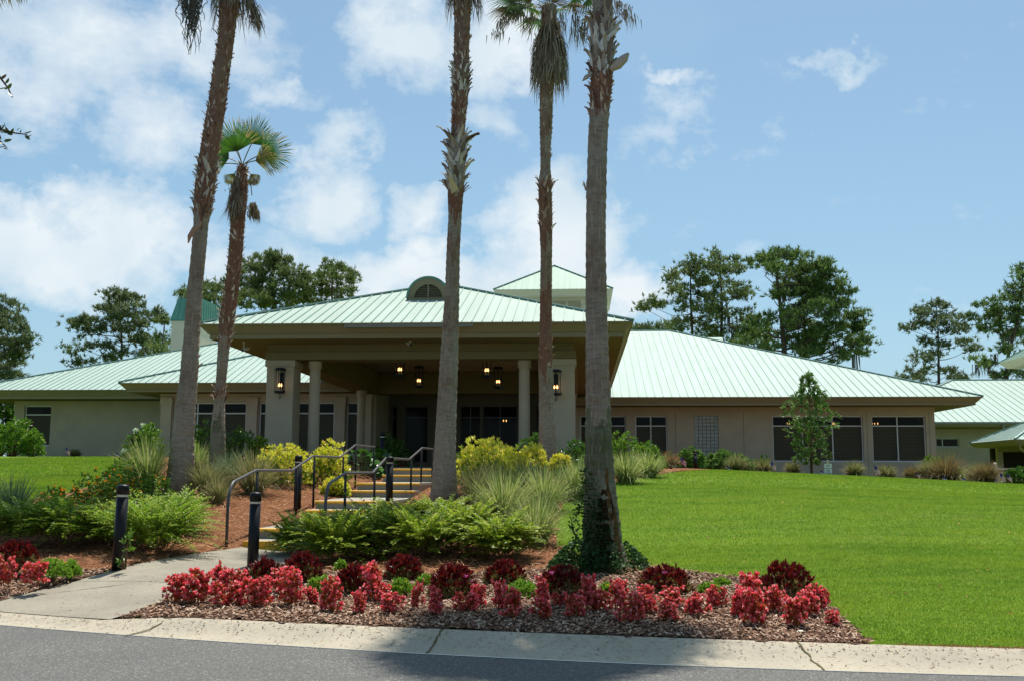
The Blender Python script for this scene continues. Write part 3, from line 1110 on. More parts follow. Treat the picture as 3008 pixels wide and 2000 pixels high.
def rail(x, pts, posts, label, foot):
    e = empty('handrail', (x, pts[0][0], foot), label, 'handrail', 'handrails beside the garden steps')
    mb = MB()
    # smooth the first bend
    P = [(x, pts[0][0], foot - .1)]
    P.append((x, pts[0][0], pts[0][1] - .35))
    for t in np.linspace(0, 1, 7):
        P.append((x, pts[0][0] + .30 * (1 - math.cos(t * math.pi / 2)) * 1.1, pts[0][1] - .35 + .42 * math.sin(t * math.pi / 2) ** 1.0))
    for (y, z) in pts[1:]:
        P.append((x, y, z))
    mb.tube(P, .026, 10)
    attach(mb, 'rail_tube', M['grey_metal'], e, True)
    for (y, zt) in posts:
        mb = MB()
        mb.tube([(x, y, float(H(x, y)) - .25), (x, y, zt - .01)], .024, 10)
        attach(mb, 'post', M['black_metal'], e, True)
    return e


rail(-5.86, [(16.8, 1.42), (18.2, 1.67), (20.5, 1.68), (22.1, 2.0), (24.65, 2.02), (26.3, 2.36), (28.8, 2.38)],
     [(18.3, 1.66), (20.9, 1.74), (22.25, 1.99), (25.0, 2.05), (26.4, 2.35), (28.7, 2.37)],
     'grey metal handrail on the left side of the steps', .4)
rail(-4.22, [(16.8, 1.40), (18.2, 1.63), (20.6, 1.64), (22.0, 1.96), (25.0, 1.98), (27.0, 2.31), (29.0, 2.33)],
     [(18.2, 1.62), (20.8, 1.66), (22.2, 1.95), (25.3, 2.02), (26.9, 2.29), (28.9, 2.32)],
     'grey metal handrail on the right side of the steps', .4)


def bollard(x, y, z, h, label, tilt=0, first=[None]):
    if first[0] is None:
        e = empty('bollard', (x, y, z), label, 'bollard', 'black bollards with pale bands')
        mb = MB()
        mb.lathe([(.078, -.1), (.078, h - .17)], (0, 0, 0), 24)
        mb.obj('shaft', M['black_metal'], e, True)
        mb = MB()
        mb.lathe([(.074, h - .17), (.074, h - .135)], (0, 0, 0), 24)
        mb.obj('band', M['band_white'], e, True)
        mb = MB()
        mb.lathe([(.083, h - .135), (.083, h - .035), (.079, h - .018), (.06, h - .006), (.02, h)], (0, 0, 0), 24)
        mb.obj('cap', M['black_metal'], e, True)
        first[0] = e
    else:
        e = copy_tree(first[0])
        e.location = (x, y, z)
        e['label'] = label
    s = h / 1.1
    e.scale = (1, 1, s)
    e.rotation_euler = (0, tilt, 0)
    return e


for o in (bollard(-6.27, 13.7, .36, 1.1, 'black bollard at the left edge of the path near the kerb', .02),
          bollard(-4.70, 14.6, .25, 1.1, 'black bollard at the right edge of the path behind the red flowers', .01),
          bollard(-6.06, 21.7, .93, 1.08, 'black bollard on the pine straw against the left handrail'),
          bollard(-4.10, 21.8, 1.0, .99, 'black bollard beside the right handrail halfway up the steps'),
          bollard(-6.27, 32.0, 1.82, 1.12, 'black bollard in the shade under the entrance canopy'),
          bollard(*onG(2044, 44.0), .78, 'small black bollard in front of the glass block window')):
    pass
p = onG(756, 33)
bollard(p[0], p[1], p[2], .62, 'short black bollard half hidden behind yellow shrubs by the left pillar')

# ------------------------------------------------------------------ clubhouse
club = empty('clubhouse', (-5.4, 50, 1.8), 'low beige clubhouse with pale green metal hip roofs and a pillared entrance canopy', 'building')


def hip_roof(x0, x1, y0, y1, z, pitch, seam, m, name='roof', parent=club, cap='cap', ribh=.034, skip=()):
    Rr = min(x1 - x0, y1 - y0) / 2
    zr = z + Rr * pitch
    if (x1 - x0) >= (y1 - y0):
        a, b = (x0 + Rr, y0 + Rr, zr), (x1 - Rr, y0 + Rr, zr)
    else:
        a, b = ((x0 + x1) / 2, y0 + Rr, zr), ((x0 + x1) / 2, y1 - Rr, zr)
    c = [(x0, y0, z), (x1, y0, z), (x1, y1, z), (x0, y1, z)]
    mb = MB()
    if (x1 - x0) >= (y1 - y0):
        mb.add(c + [a, b], [(0, 1, 5, 4), (1, 2, 5), (2, 3, 4, 5), (3, 0, 4)])
    else:
        mb.add(c + [a, b], [(0, 1, 4), (1, 2, 5, 4), (2, 3, 5), (3, 0, 4, 5)])
    w = .012

    def rib(p, q, mi=1, ww=w, hh=ribh, side=None):
        p, q = np.array(p, float), np.array(q, float)
        d = q - p
        L_ = np.linalg.norm(d)
        if L_ < .15:
            return
        d /= L_
        s = np.cross(d, (0, 0, 1.))
        s /= np.linalg.norm(s)
        n = np.cross(s, d)
        V = []
        for e in (p, q):
            for (aa, bb) in ((-ww, -.01), (ww, -.01), (ww, hh), (-ww, hh)):
                V.append(e + s * aa + n * bb)
        mb.add(V, [(0, 1, 5, 4), (1, 2, 6, 5), (2, 3, 7, 6), (3, 0, 4, 7), (3, 2, 1, 0), (4, 5, 6, 7)], mi)
    xx = np.arange(x0 + seam * .6, x1, seam)
    for x in xx:
        r = min(x - x0, x1 - x, Rr)
        if 'S' not in skip:
            rib((x, y0 - .02, z), (x, y0 + r, z + r * pitch))
    for y in np.arange(y0 + seam * .6, y1, seam):
        r = min(y - y0, y1 - y, Rr)
        rib((x0, y, z), (x0 + r, y, z + r * pitch))
        rib((x1, y, z), (x1 - r, y, z + r * pitch))
    # hip caps and ridge cap
    for (p, q) in ((c[0], a), (c[1], b if (x1 - x0) >= (y1 - y0) else a), (a, b), (c[3], a if (x1 - x0) >= (y1 - y0) else b), (c[2], b)):
        rib(p, q, 2, .04, .045)
        rib(np.array(p) + (0, 0, .045), np.array(q) + (0, 0, .045), 0, .05, .035)
    return attach(mb, name, [m, M['seam'], M[cap]], parent)


def sweep(x0, x1, y0, y1, prof_, m, name, parent=club, mi=0):
    """mitred profile (inset, z) swept round a rectangle"""
    mb = MB()
    V = []
    for (i, z) in prof_:
        V += [(x0 + i, y0 + i, z), (x1 - i, y0 + i, z), (x1 - i, y1 - i, z), (x0 + i, y1 - i, z)]
    F = []
    for k2 in range(len(prof_) - 1):
        for s in range(4):
            F.append((k2 * 4 + s, k2 * 4 + (s + 1) % 4, (k2 + 1) * 4 + (s + 1) % 4, (k2 + 1) * 4 + s))
    mb.add(V, F)
    return attach(mb, name, m, parent)


def eaves(x0, x1, y0, y1, z, d, sof_z, k=1.0):
    """fascia (crown + lower band) and soffit"""
    sweep(x0, x1, y0, y1, [(-.01, z + .0), (-.01, z - .035), (0.0, z - .04), (.06, z - .07), (.24 * k, z - .27 * k), (.24 * k, z - .285 * k), (.30 * k, z - .285 * k), (.30 * k, sof_z)], M['trim'], 'fascia')
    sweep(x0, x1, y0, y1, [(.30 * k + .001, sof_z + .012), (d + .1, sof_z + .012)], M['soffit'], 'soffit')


# --- canopy
CX0, CX1, CY0 = -12.45, 1.65, 32.15
hip_roof(CX0, CX1, CY0, 70, 6.44, .362, .325, M['roof_old'], 'canopy_roof')
eaves(CX0, CX1, CY0, 70, 6.43, 1.85, 5.98)
# small green drip edge
PX0, PX1, PY0, PY1 = -10.69, -.22, 34.0, 49.4
mb = MB()
for (x0, x1, y0, y1) in ((PX0, PX1, PY0, PY0 + .9), (PX0, PX1, PY1 - .9, PY1), (PX0, PX0 + .9, PY0 + .9, PY1 - .9), (PX1 - .9, PX1, PY0 + .9, PY1 - .9)):
    mb.box(x0, x1, y0, y1, 5.47, 6.5)
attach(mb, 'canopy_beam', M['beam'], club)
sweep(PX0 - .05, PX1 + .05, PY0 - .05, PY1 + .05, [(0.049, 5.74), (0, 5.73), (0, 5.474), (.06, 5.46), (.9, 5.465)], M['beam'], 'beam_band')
mb = MB()
mb.box(PX0 + .9, PX1 - .9, PY0 + .9, PY1 - .9, 6.52, 6.6)
attach(mb, 'canopy_ceiling', M['stucco'], club)


def pillar(x0, x1, y0, y1, name='pillar'):
    mb = MB()
    mb.box(x0, x1, y0, y1, 1.3, 5.24)
    mb.box(x0 - .05, x1 + .05, y0 - .05, y1 + .05, 5.24, 5.455)
    mb.box(x0 - .05, x1 + .05, y0 - .05, y1 + .05, 1.3, 2.1)
    attach(mb, name, M['stucco'], club)


pillar(PX0, PX0 + .93, 34.0, 34.9)
pillar(PX1 - .93, PX1, 34.0, 34.9)
pillar(PX0 + .05, PX0 + .6, 48.6, 49.3)
pillar(PX1 - .6, PX1 - .05, 48.6, 49.3)


def rcol(x, y, r=.185):
    mb = MB()
    mb.lathe([(r * 1.04, 1.4), (r * 1.04, 3.0), (r, 5.0), (r, 5.2), (r * 1.22, 5.21), (r * 1.22, 5.40), (r * 1.3, 5.42), (r * 1.3, 5.46)], (x, y, 0), 28)
    attach(mb, 'round_column', M['stucco'], club, True)


rcol(X_at(920, 34.45), 34.45)
rcol(X_at(1540, 34.45), 34.45)
rcol(PX0 + .55, 46.6)
rcol(PX1 - .35, 46.6)
rcol(PX0 + .3, 41.0) if False else None


def arch_dormer():
    cx, y0, z0 = -5.49, 36.05, 7.80
    mb = MB()
    n = 24
    ro, ri, rl = .80, .72, .50
    def arc(r, y, n=n, zc=z0 + .10):
        return [(cx + r * math.cos(math.pi * k / n), y, zc + r * math.sin(math.pi * k / n)) for k in range(n + 1)]
    # barrel roof
    A, B = arc(ro, y0 - .10), arc(ro, y0 + 3.2)
    mb.add(A + B, [(k, k + 1, n + 2 + k, n + 1 + k) for k in range(n)], 1)
    A2 = arc(ri, y0 - .10)
    mb.add(A + A2, [(k, n + 1 + k, n + 2 + k, k + 1) for k in range(n)], 1)
    # stucco ring
    A, B = arc(ri, y0 - .08), arc(rl, y0 - .06)
    mb.add(A + B, [(k, n + 1 + k, n + 2 + k, k + 1) for k in range(n)], 0)
    B2 = arc(rl, y0 + .14)
    mb.add(B + B2, [(k, n + 1 + k, n + 2 + k, k + 1) for k in range(n)], 0)
    # back plate
    mb.add(B2, [tuple(range(n + 1))], 2)
    # base sill + louvres
    mb.box(cx - rl - .22, cx + rl + .22, y0 - .12, y0 + .10, z0 - .05, z0 + .10, 0)
    mb.box(cx - ro, cx + ro, y0 - .16, y0 + .05, z0 - .10, z0 - .05, 1)
    for k in range(7):
        z = z0 + .14 + k * .062
        w = math.sqrt(max(0, rl ** 2 - (z - z0 - .1) ** 2)) - .015
        if w > .05:
            V = [(cx - w, y0 - .03, z), (cx + w, y0 - .03, z), (cx + w, y0 + .07, z + .05), (cx - w, y0 + .07, z + .05),
                 (cx - w, y0 - .03, z - .014), (cx + w, y0 - .03, z - .014), (cx + w, y0 + .07, z + .036), (cx - w, y0 + .07, z + .036)]
            mb.add(V, [(0, 1, 2, 3), (7, 6, 5, 4), (4, 5, 1, 0)], 0)
    mb.box(cx - .025, cx + .025, y0 - .05, y0 - .032, z0 + .1, z0 + .1 + rl, 0)
    attach(mb, 'arched_vent_dormer', [M['trim'], M['roof_green'], M['inside']], club)


arch_dormer()
mb = MB()
xa, xb_ = X_at(1013, 32.1, 955), X_at(1390, 32.1, 955)
mb.box(xa, xb_, 32.02, 32.13, 6.27, 6.37)
attach(mb, 'gutter_strip', M['gutter'], club)

# --- wings
hip_roof(-12, 21.4, 56, 86.6, 5.86, .377, .45, M['roof'], 'right_wing_roof')
eaves(-12, 21.4, 56, 86.6, 5.85, 2.0, 5.42)
hip_roof(-32.7, -10.4, 51.5, 77, 5.95, .362, .36, M['roof'], 'left_wing_roof')
eaves(-32.7, -10.4, 51.5, 77, 5.94, 2.0, 5.5)
hip_roof(-22.08, -10.4, 47.3, 64, 5.92, .376, .37, M['roof'], 'middle_wing_roof')
eaves(-22.08, -10.4, 47.3, 64, 5.91, 1.5, 5.5)


def wall_grid(x0, x1, z0, z1, y, th, ops, m, name='wall'):
    xs_ = sorted(set([x0, x1] + [o[0] for o in ops] + [o[1] for o in ops]))
    zs_ = sorted(set([z0, z1] + [o[2] for o in ops] + [o[3] for o in ops]))
    mb = MB()
    open_ = lambda cx, cz: any(o[0] < cx < o[1] and o[2] < cz < o[3] for o in ops)
    cell = [[not open_((xs_[i] + xs_[i + 1]) / 2, (zs_[j] + zs_[j + 1]) / 2) for j in range(len(zs_) - 1)] for i in range(len(xs_) - 1)]
    for i in range(len(xs_) - 1):
        for j in range(len(zs_) - 1):
            if not cell[i][j]:
                continue
            a, b, c, d = xs_[i], xs_[i + 1], zs_[j], zs_[j + 1]
            mb.add([(a, y, c), (b, y, c), (b, y, d), (a, y, d)], [(0, 1, 2, 3)])
            for (di, dj, q) in ((-1, 0, [(a, c), (a, d)]), (1, 0, [(b, d), (b, c)]), (0, -1, [(b, c), (a, c)]), (0, 1, [(a, d), (b, d)])):
                ii, jj = i + di, j + dj
                if 0 <= ii < len(cell) and 0 <= jj < len(cell[0]) and cell[ii][jj]:
                    continue
                (p1, q1), (p2, q2) = q
                mb.add([(p1, y, q1), (p2, y, q2), (p2, y + th, q2), (p1, y + th, q1)], [(0, 1, 2, 3)])
    return attach(mb, name, m, club)


def window(x0, x1, z0, z1, y, mulls, transom, blind=True, name='window', th=.065, warm=None, parent=club, fm=None):
    """frame set 12 cm behind the wall face, panes, blinds"""
    yb0 = y + .12
    mb = MB()
    g = .003
    mb.box(x0 + g, x0 + th, yb0, yb0 + .06, z0 + g, z1 - g)
    mb.box(x1 - th, x1 - g, yb0, yb0 + .06, z0 + g, z1 - g)
    mb.box(x0 + th, x1 - th, yb0, yb0 + .06, z0 + g, z0 + th)
    mb.box(x0 + th, x1 - th, yb0, yb0 + .06, z1 - th, z1 - g)
    zt = transom
    for mx in mulls:
        mb.box(mx - th / 2, mx + th / 2, yb0 - .002, yb0 + .058, z0 + th, z1 - th)
    if zt:
        mb.box(x0 + th, x1 - th, yb0 + .004, yb0 + .055, zt - th / 2, zt + th / 2)
    f = attach(mb, name, fm or M['white_frame'], parent)
    mb = MB()
    mb.add([(x0 + .01, yb0 + .03, z0 + .01), (x1 - .01, yb0 + .03, z0 + .01), (x1 - .01, yb0 + .03, z1 - .01), (x0 + .01, yb0 + .03, z1 - .01)], [(0, 1, 2, 3)])
    off = np.array(parent.location)
    mb.v = [v - off for v in mb.v]
    mb.obj('pane', M['pane'], f)
    mb = MB()
    if blind:
        zb = zt if zt else z1
        mb.box(x0 + .03, x1 - .03, yb0 + .12, yb0 + .14, z0, zb - .02)
        mb.v = [v - off for v in mb.v]
        mb.obj('blind', M['blind'], f)
    return f


def wallz(u, v, Y):
    return float(atY(u, v, Y)[2])


# right wing front wall, Y = 58
YR = 58.0
X58 = lambda u: X_at(u, YR + .12, 1290)
zt_, zb_, ztr = wallz(2400, 1220, YR), wallz(2400, 1355, YR), wallz(2400, 1250, YR)
ops = [(X58(1704), X58(1839), zb_ - .1, zt_), (X58(1866), X58(1960), zb_ - .1, zt_), (X58(2040), X58(2110), wallz(2075, 1335, YR), zt_),
       (X58(2269), X58(2535), zb_, zt_), (X58(2561), X58(2719), zb_, zt_)]
wall_grid(-.3, 19.48, .6, 5.43, YR, .3, ops, M['stucco'], 'front_wall')
window(*ops[0][:2], *ops[0][2:], YR, [X58(1771)], ztr)
window(*ops[1][:2], *ops[1][2:], YR, [X58(1912)], ztr)
window(*ops[3][:2], *ops[3][2:], YR, [X58(2358), X58(2446)], ztr)
window(*ops[4][:2], *ops[4][2:], YR, [X58(2637)], ztr)
# glass block panel
mb = MB()
gx0, gx1, gz0, gz1 = ops[2]
nxb, nzb = 6, 11
for i in range(nxb):
    for j in range(nzb):
        a = gx0 + (gx1 - gx0) * i / nxb
        c = gz0 + (gz1 - gz0) * j / nzb
        mb.box(a + .022, a + (gx1 - gx0) / nxb - .022, YR + .05, YR + .12, c + .022, c + (gz1 - gz0) / nzb - .022, 0)
mb.box(gx0 + .002, gx1 - .002, YR + .07, YR + .14, gz0 + .002, gz1 - .002, 1)
attach(mb, 'glass_block_window', [M['glass_block'], M['trim']], club)
# bands: frieze and skirt
mb = MB()
mb.box(-.3, 19.50, YR - .03, YR - .002, 5.03 + .12, 5.43)
zs = wallz(2500, 1377, YR)
mb.box(-.3, 19.52, YR - .05, YR - .002, .6, zs)
attach(mb, 'wall_band', M['stucco'], club)
# side walls and room backs
mb = MB()
mb.box(19.18, 19.48, YR + .3, 84, .6, 5.43)
attach(mb, 'side_wall', M['stucco'], club)
for bx_ in ((-.2, 19.1, YR + 1.6, YR + 1.7, .6, 5.43), (-.2, 19.1, YR + .31, YR + 1.6, 5.30, 5.42), (-20, -10.8, 50.2, 50.3, 1.2, 5.43), (-30, -27, 55.0, 55.1, 1.2, 5.43)):
    mb = MB()
    mb.box(*bx_)
    attach(mb, 'room_interior', M['inside'], club)

for u in (1985, 2185, 2548, 2732):
    mb = MB()
    x = X_at(u, YR, 1290)
    mb.box(x - .012, x + .012, YR - .004, YR + .004, zs, 5.14)
    attach(mb, 'control_joint', M['soffit'], club)
# middle wing front wall, Y=48.8
YM = 48.8
X48 = lambda u: X_at(u, YM + .12, 1230)
mt, mtr = wallz(620, 1181, YM), wallz(620, 1213, YM)
mops = [(X48(511), X48(725), 2.55, mt), (X48(762), X48(840), 2.55, mt), (X48(868), X48(984), 2.55, mt), (X48(1019), X48(1092), 2.55, mt)]
wall_grid(-20.58, -9.9, 1.2, 5.505, YM, .3, mops, M['stucco'], 'front_wall')
window(*mops[0], YM, [X48(580), X48(653)], mtr)
window(*mops[1], YM, [X48(801)], mtr)
window(*mops[2], YM, [X48(926)], mtr)
window(*mops[3], YM, [], mtr)
mb = MB()
mb.box(-20.62, -9.9, YM - .05, YM - .002, wallz(620, 1163, YM), 5.50)
for (ua, ub) in ((477, 508), (727, 759), (845, 865), (986, 1016)):
    a, b = X48(ua), X48(ub)
    mb.box(a, b, YM - .12, YM - .052, 1.2, wallz(620, 1166, YM) - .004)
    mb.box(a - .04, b + .04, YM - .16, YM - .122, wallz(620, 1190, YM), wallz(620, 1166, YM) - .01)
attach(mb, 'pilaster_band', M['stucco'], club)
mb = MB()
mb.box(-20.58, -20.28, YM + .3, 53.5, 1.2, 5.5)
attach(mb, 'side_wall', M['stucco'], club)
# left wing
YL = 53.5
X53 = lambda u: X_at(u, YL + .12, 1250)
lops = [(X53(72), X53(151), wallz(110, 1309, YL), wallz(110, 1190, YL))]
wall_grid(-30.7, -20.2, 1.0, 5.505, YL, .3, lops, M['stucco'], 'front_wall')
window(*lops[0], YL, [], wallz(110, 1217, YL))
mb = MB()
mb.box(-30.72, -20.6, YL - .03, YL - .002, wallz(200, 1182, YL), 5.5)
mb.box(-30.74, -20.6, YL - .05, YL - .002, 1.0, wallz(200, 1327, YL))
attach(mb, 'wall_band', M['stucco'], club)
mb = MB()
mb.box(-30.7, -30.4, YL + .3, 75, 1.0, 5.5)
attach(mb, 'side_wall', M['stucco'], club)

# entrance wall, Y=52
YE = 52.0
X52 = lambda u: X_at(u, YE + .12, 1250)
et, etr = wallz(1220, 1191, YE), wallz(1220, 1225, YE)
eops = [(X52(1150), X52(1168), 2.3, et), (X52(1189), X52(1259), 2.2, et), (X52(1352), X52(1412), 1.95, et), (X52(1418), X52(1520), 1.95, et), (X52(1575), X52(1640), 2.2, et)]
wall_grid(-10.3, -.3, 1.2, 6.2, YE, .3, eops, M['shaded_stucco'], 'entrance_wall')
window(*eops[0], YE, [], etr, False, fm=M['shaded_frame'])
window(*eops[1], YE, [], etr, False, fm=M['shaded_frame'])
window(*eops[4], YE, [], etr, False, fm=M['shaded_frame'])
for o_ in (eops[2], eops[3]):
    f = window(*o_, YE, [(o_[0] + o_[1]) / 2], etr, False, 'entrance_door', .05, fm=M['shaded_frame'])
mb = MB()
mb.box(-10.2, -.3, 58.0 if False else 57.4, 57.5, 1.2, 6.2)
mb.box(-10.2, -10.1, 52.4, 57.4, 1.2, 6.2)
mb.box(-.42, -.32, 52.4, 57.4, 1.2, 6.2)
attach(mb, 'lobby_interior', M['inside'], club)
mb = MB()
mb.box(-10.2, -9.9, YM + .3, YE, 1.2, 5.9)
attach(mb, 'side_wall', M['stucco'], club)
mb = MB()
mb.box(-.6, -.3, 49.5, YR, 1.2, 5.4)
attach(mb, 'side_wall', M['stucco'], club)

# paving under the canopy
mb = MB()
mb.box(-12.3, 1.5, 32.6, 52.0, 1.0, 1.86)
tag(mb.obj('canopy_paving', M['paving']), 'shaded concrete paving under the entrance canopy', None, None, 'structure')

# --- tower with pyramid roof
TX0, TX1, TY0, TY1 = -5.74, 2.1, 66, 74.6
hip_roof(TX0, TX1, TY0, TY1, 13.68, .60, .40, M['roof_tower'], 'tower_roof')
sweep(TX0, TX1, TY0, TY1, [(-.01, 13.67), (0, 13.63), (.28, 13.30), (.28, 13.24), (.36, 13.22), (.9, 13.20)], M['cream'], 'tower_fascia')
sweep(TX0 + .9, TX1 - .9, TY0 + .9, TY1 - .9, [(0, 13.2), (0, 12.85), (.05, 12.85), (.05, 8.0)], M['cream'], 'tower_wall')
mb = MB()
YT = TY0 + .95
for (ua, ub) in ((1624, 1663), (1667, 1706)):
    xa, xb_ = X_at(ua, YT, 900), X_at(ub, YT, 900)
    mb.box(xa, xb_, YT - .06, YT + .01, 10.6, wallz(1665, 885, YT), 0)
xa, xb_ = X_at(1620, YT, 900), X_at(1710, YT, 900)
zz = wallz(1665, 885, YT)
mb.box(xa, xb_, YT - .08, YT - .002, zz, zz + .08, 1)
mb.box(X_at(1663.2, YT, 900), X_at(1666.8, YT, 900), YT - .09, YT - .002, 10.6, zz, 1)
attach(mb, 'tower_window', [M['blind'], M['cream']], club)

# --- chimney block with green metal cap
HX0, HX1, HY0, HY1 = -27.42, -25.62, 66, 69.8
sweep(HX0, HX1, HY0, HY1, [(0, 11.8), (0, 11.5), (.04, 11.5), (.04, 7.0)], M['cream'], 'chimney')
mb = MB()
z0, z1 = 11.80, 13.36
V = [(HX0 - .04, HY0 - .04, z0), (HX1 + .04, HY0 - .04, z0), (HX1 + .04, HY1, z0), (HX0 - .04, HY1, z0),
     (HX0 + .25, HY0 + .45, z1), (HX1 + .02, HY0 + .45, z1), (HX1 + .02, HY1, z1), (HX0 + .25, HY1, z1)]
mb.add(V, [(0, 1, 5, 4), (1, 2, 6, 5), (2, 3, 7, 6), (3, 0, 4, 7), (4, 5, 6, 7)], 0)
for k in range(1, 9):
    y = HY0 + .2 + k * .42
    mb.box(HX1 + .04, HX1 + .07, y - .012, y + .012, z0, z1 - .02, 1)
for k in range(1, 5):
    x = HX0 + .1 + k * .36
    mb.tube([(x, HY0 - .05, z0), (x + .02, HY0 + .44, z1)], .014, 4, 1)
mb.box(HX0 - .06, HX1 + .06, HY0 - .06, HY0 - .042, z0 - .06, z0 + .02, 1)
attach(mb, 'chimney_cap', [M['roof_green'], M['cap']], club)

# --- rear monitor ridge behind the right wing
mb = MB()
xa, xb_ = X_at(1985, 76, 990), X_at(2127, 76, 990)
zr0 = wallz(2100, 984, 76)
V = []
for x in (xa, xb_):
    for k in range(7):
        t = k / 6 * math.pi / 2
        V.append((x, 76 + 1.4 * (1 - math.cos(t)) - (0 if k else .0), zr0 - 1.6 + 1.6 * math.sin(t)))
    V.append((x, 79, zr0 - 1.6))
n = 8
mb.add(V, [(k, n + k, n + k + 1, k + 1) for k in range(7)] + [tuple(range(n)), tuple(range(2 * n - 1, n - 1, -1))])
attach(mb, 'rear_dormer_roof', M['roof_tower'], club)

# ---------------- annex on the far right
annex = empty('annex_building', (30, 76, 1.2), 'beige annex with a long pale green metal roof behind the right wing', 'building')
AY0 = 74.0
az_ = wallz(2880, 1238, AY0)
hip_roof(19.6, 62, AY0, AY0 + 20.5, az_, .377, .55, M['roof'], 'roof', annex)
sweep(19.6, 62, AY0, AY0 + 20.5, [(-.01, az_ - .01), (0, az_ - .04), (.05, az_ - .30), (.30, az_ - .40), (2.2, az_ - .42)], M['trim'], 'fascia', annex)
mb = MB()
wx0, wx1 = X_at(2750, 76, 1300), X_at(2818, 76, 1300)
wz0, wz1 = wallz(2780, 1312, 76), wallz(2780, 1286, 76)
mb.box(19.4, 62, 76, 76.3, .5, wz0)
mb.box(19.4, 62, 76, 76.3, wz1, az_ - .41)
mb.box(19.4, wx0, 76, 76.3, wz0, wz1)
mb.box(wx1, 62, 76, 76.3, wz0, wz1)
attach(mb, 'wall', M['stucco'], annex)
window(wx0, wx1, wz0, wz1, 76, [X_at(2770, 76, 1300)], None, False, 'window', .06, None, annex)
mb = MB()
mb.box(19.5, 61, 77.5, 77.6, .5, 5)
attach(mb, 'room_interior', M['inside'], annex)
mb = MB()
gx_ = X_at(2950, 73.8, 1250)
mb.box(19.7, 62, AY0 - .13, AY0 - .015, az_ - .16, az_ - .03)
mb.box(gx_ - .07, gx_ + .07, AY0 - .11, AY0 - .02, az_ - 1.2, az_ - .16)
attach(mb, 'gutter', M['gutter'], annex)

# porch with its own low hip roof
porch = empty('entry_porch', (29, 63, 1.2), 'low green hipped porch roof on posts at the right edge', 'porch')
pz = wallz(2981, 1289, 60)
px0 = X_at(2981, 60, 1289)
hip_roof(px0, px0 + 9, 60, 66.8, pz, .47, .42, M['roof'], 'roof', porch)
sweep(px0, px0 + 9, 60, 66.8, [(-.01, pz - .01), (0, pz - .05), (.12, pz - .25), (.3, pz - .33), (1.2, pz - .34), (1.2, pz - .6)], M['trim'], 'fascia', porch)
for (x, y) in ((px0 + 1.3, 61), (px0 + 7.6, 61), (px0 + 1.3, 65.6), (px0 + 7.6, 65.6)):
    mb = MB()
    mb.box(x - .16, x + .16, y - .16, y + .16, .8, pz - .345)
    attach(mb, 'post', M['stucco'], porch)
mb = MB()
mb.tube([(px0 + .25, 59.95, pz - .2), (px0 + .3, 60.1, pz - .5), (px0 + .9, 60.5, pz - .9), (px0 + 1.05, 60.75, pz - 1.2), (px0 + 1.05, 60.78, 1.0)], .06, 8)
attach(mb, 'downspout', M['trim'], porch, True)
mb = MB()
mb.box(px0 + 1.0, px0 + 8.6, 66.0, 66.3, .8, pz - .35)
attach(mb, 'back_wall', M['inside'], porch)

# far right tower
tower2 = empty('square_tower', (37, 84, 1.2), 'cream tower with green pyramid roof cut by the right photo edge', 'tower')
sx0 = X_at(2934, 89.5, 1066)
sz = wallz(2934, 1066, 89.5)
hip_roof(sx0, sx0 + 9.5, 80, 89.5, sz, .62, .45, M['roof_tower'], 'roof', tower2)
sweep(sx0, sx0 + 9.5, 80, 89.5, [(-.01, sz - .01), (0, sz - .05), (.5, sz - .55), (1.5, sz - .58)], M['cream'], 'fascia', tower2)
sweep(sx0 + 1.5, sx0 + 8, 81.5, 88, [(0, sz - .57), (0, 1)], M['cream'], 'wall', tower2)

# fence
fz = 1.18
fence = empty('louvre_fence', (23, 54, fz), 'low beige louvred fence with capped post at the right edge', 'fence')
x_a, x_b, x_c = X_at(2848, 54, 1380), X_at(2923, 54, 1380), X_at(3100, 54, 1380)
mb = MB()
mb.box(x_a, x_c, 53.95, 54.07, 1.97, 2.05)
mb.box(x_a, x_c, 53.97, 54.03, 1.06, 1.14)
attach(mb, 'rail', M['cream'], fence)
mb = MB()
for k in range(8):
    z = 1.18 + k * .098
    mb.add([(x_a, 53.97, z), (x_c, 53.97, z), (x_c, 54.03, z + .07), (x_a, 54.03, z + .07)], [(0, 1, 2, 3)])
attach(mb, 'slat_panel', M['trim'], fence)
for x in (x_b, x_b + 1.8, x_b + 3.6):
    mb = MB()
    mb.box(x - .09, x + .09, 53.9, 54.1, .9, 2.12)
    mb.lathe([(.13, 2.12), (.13, 2.16), (.10, 2.20), (.11, 2.26), (.07, 2.32), (.01, 2.34)], (x, 54, 0), 12)
    attach(mb, 'post', M['cream'], fence)

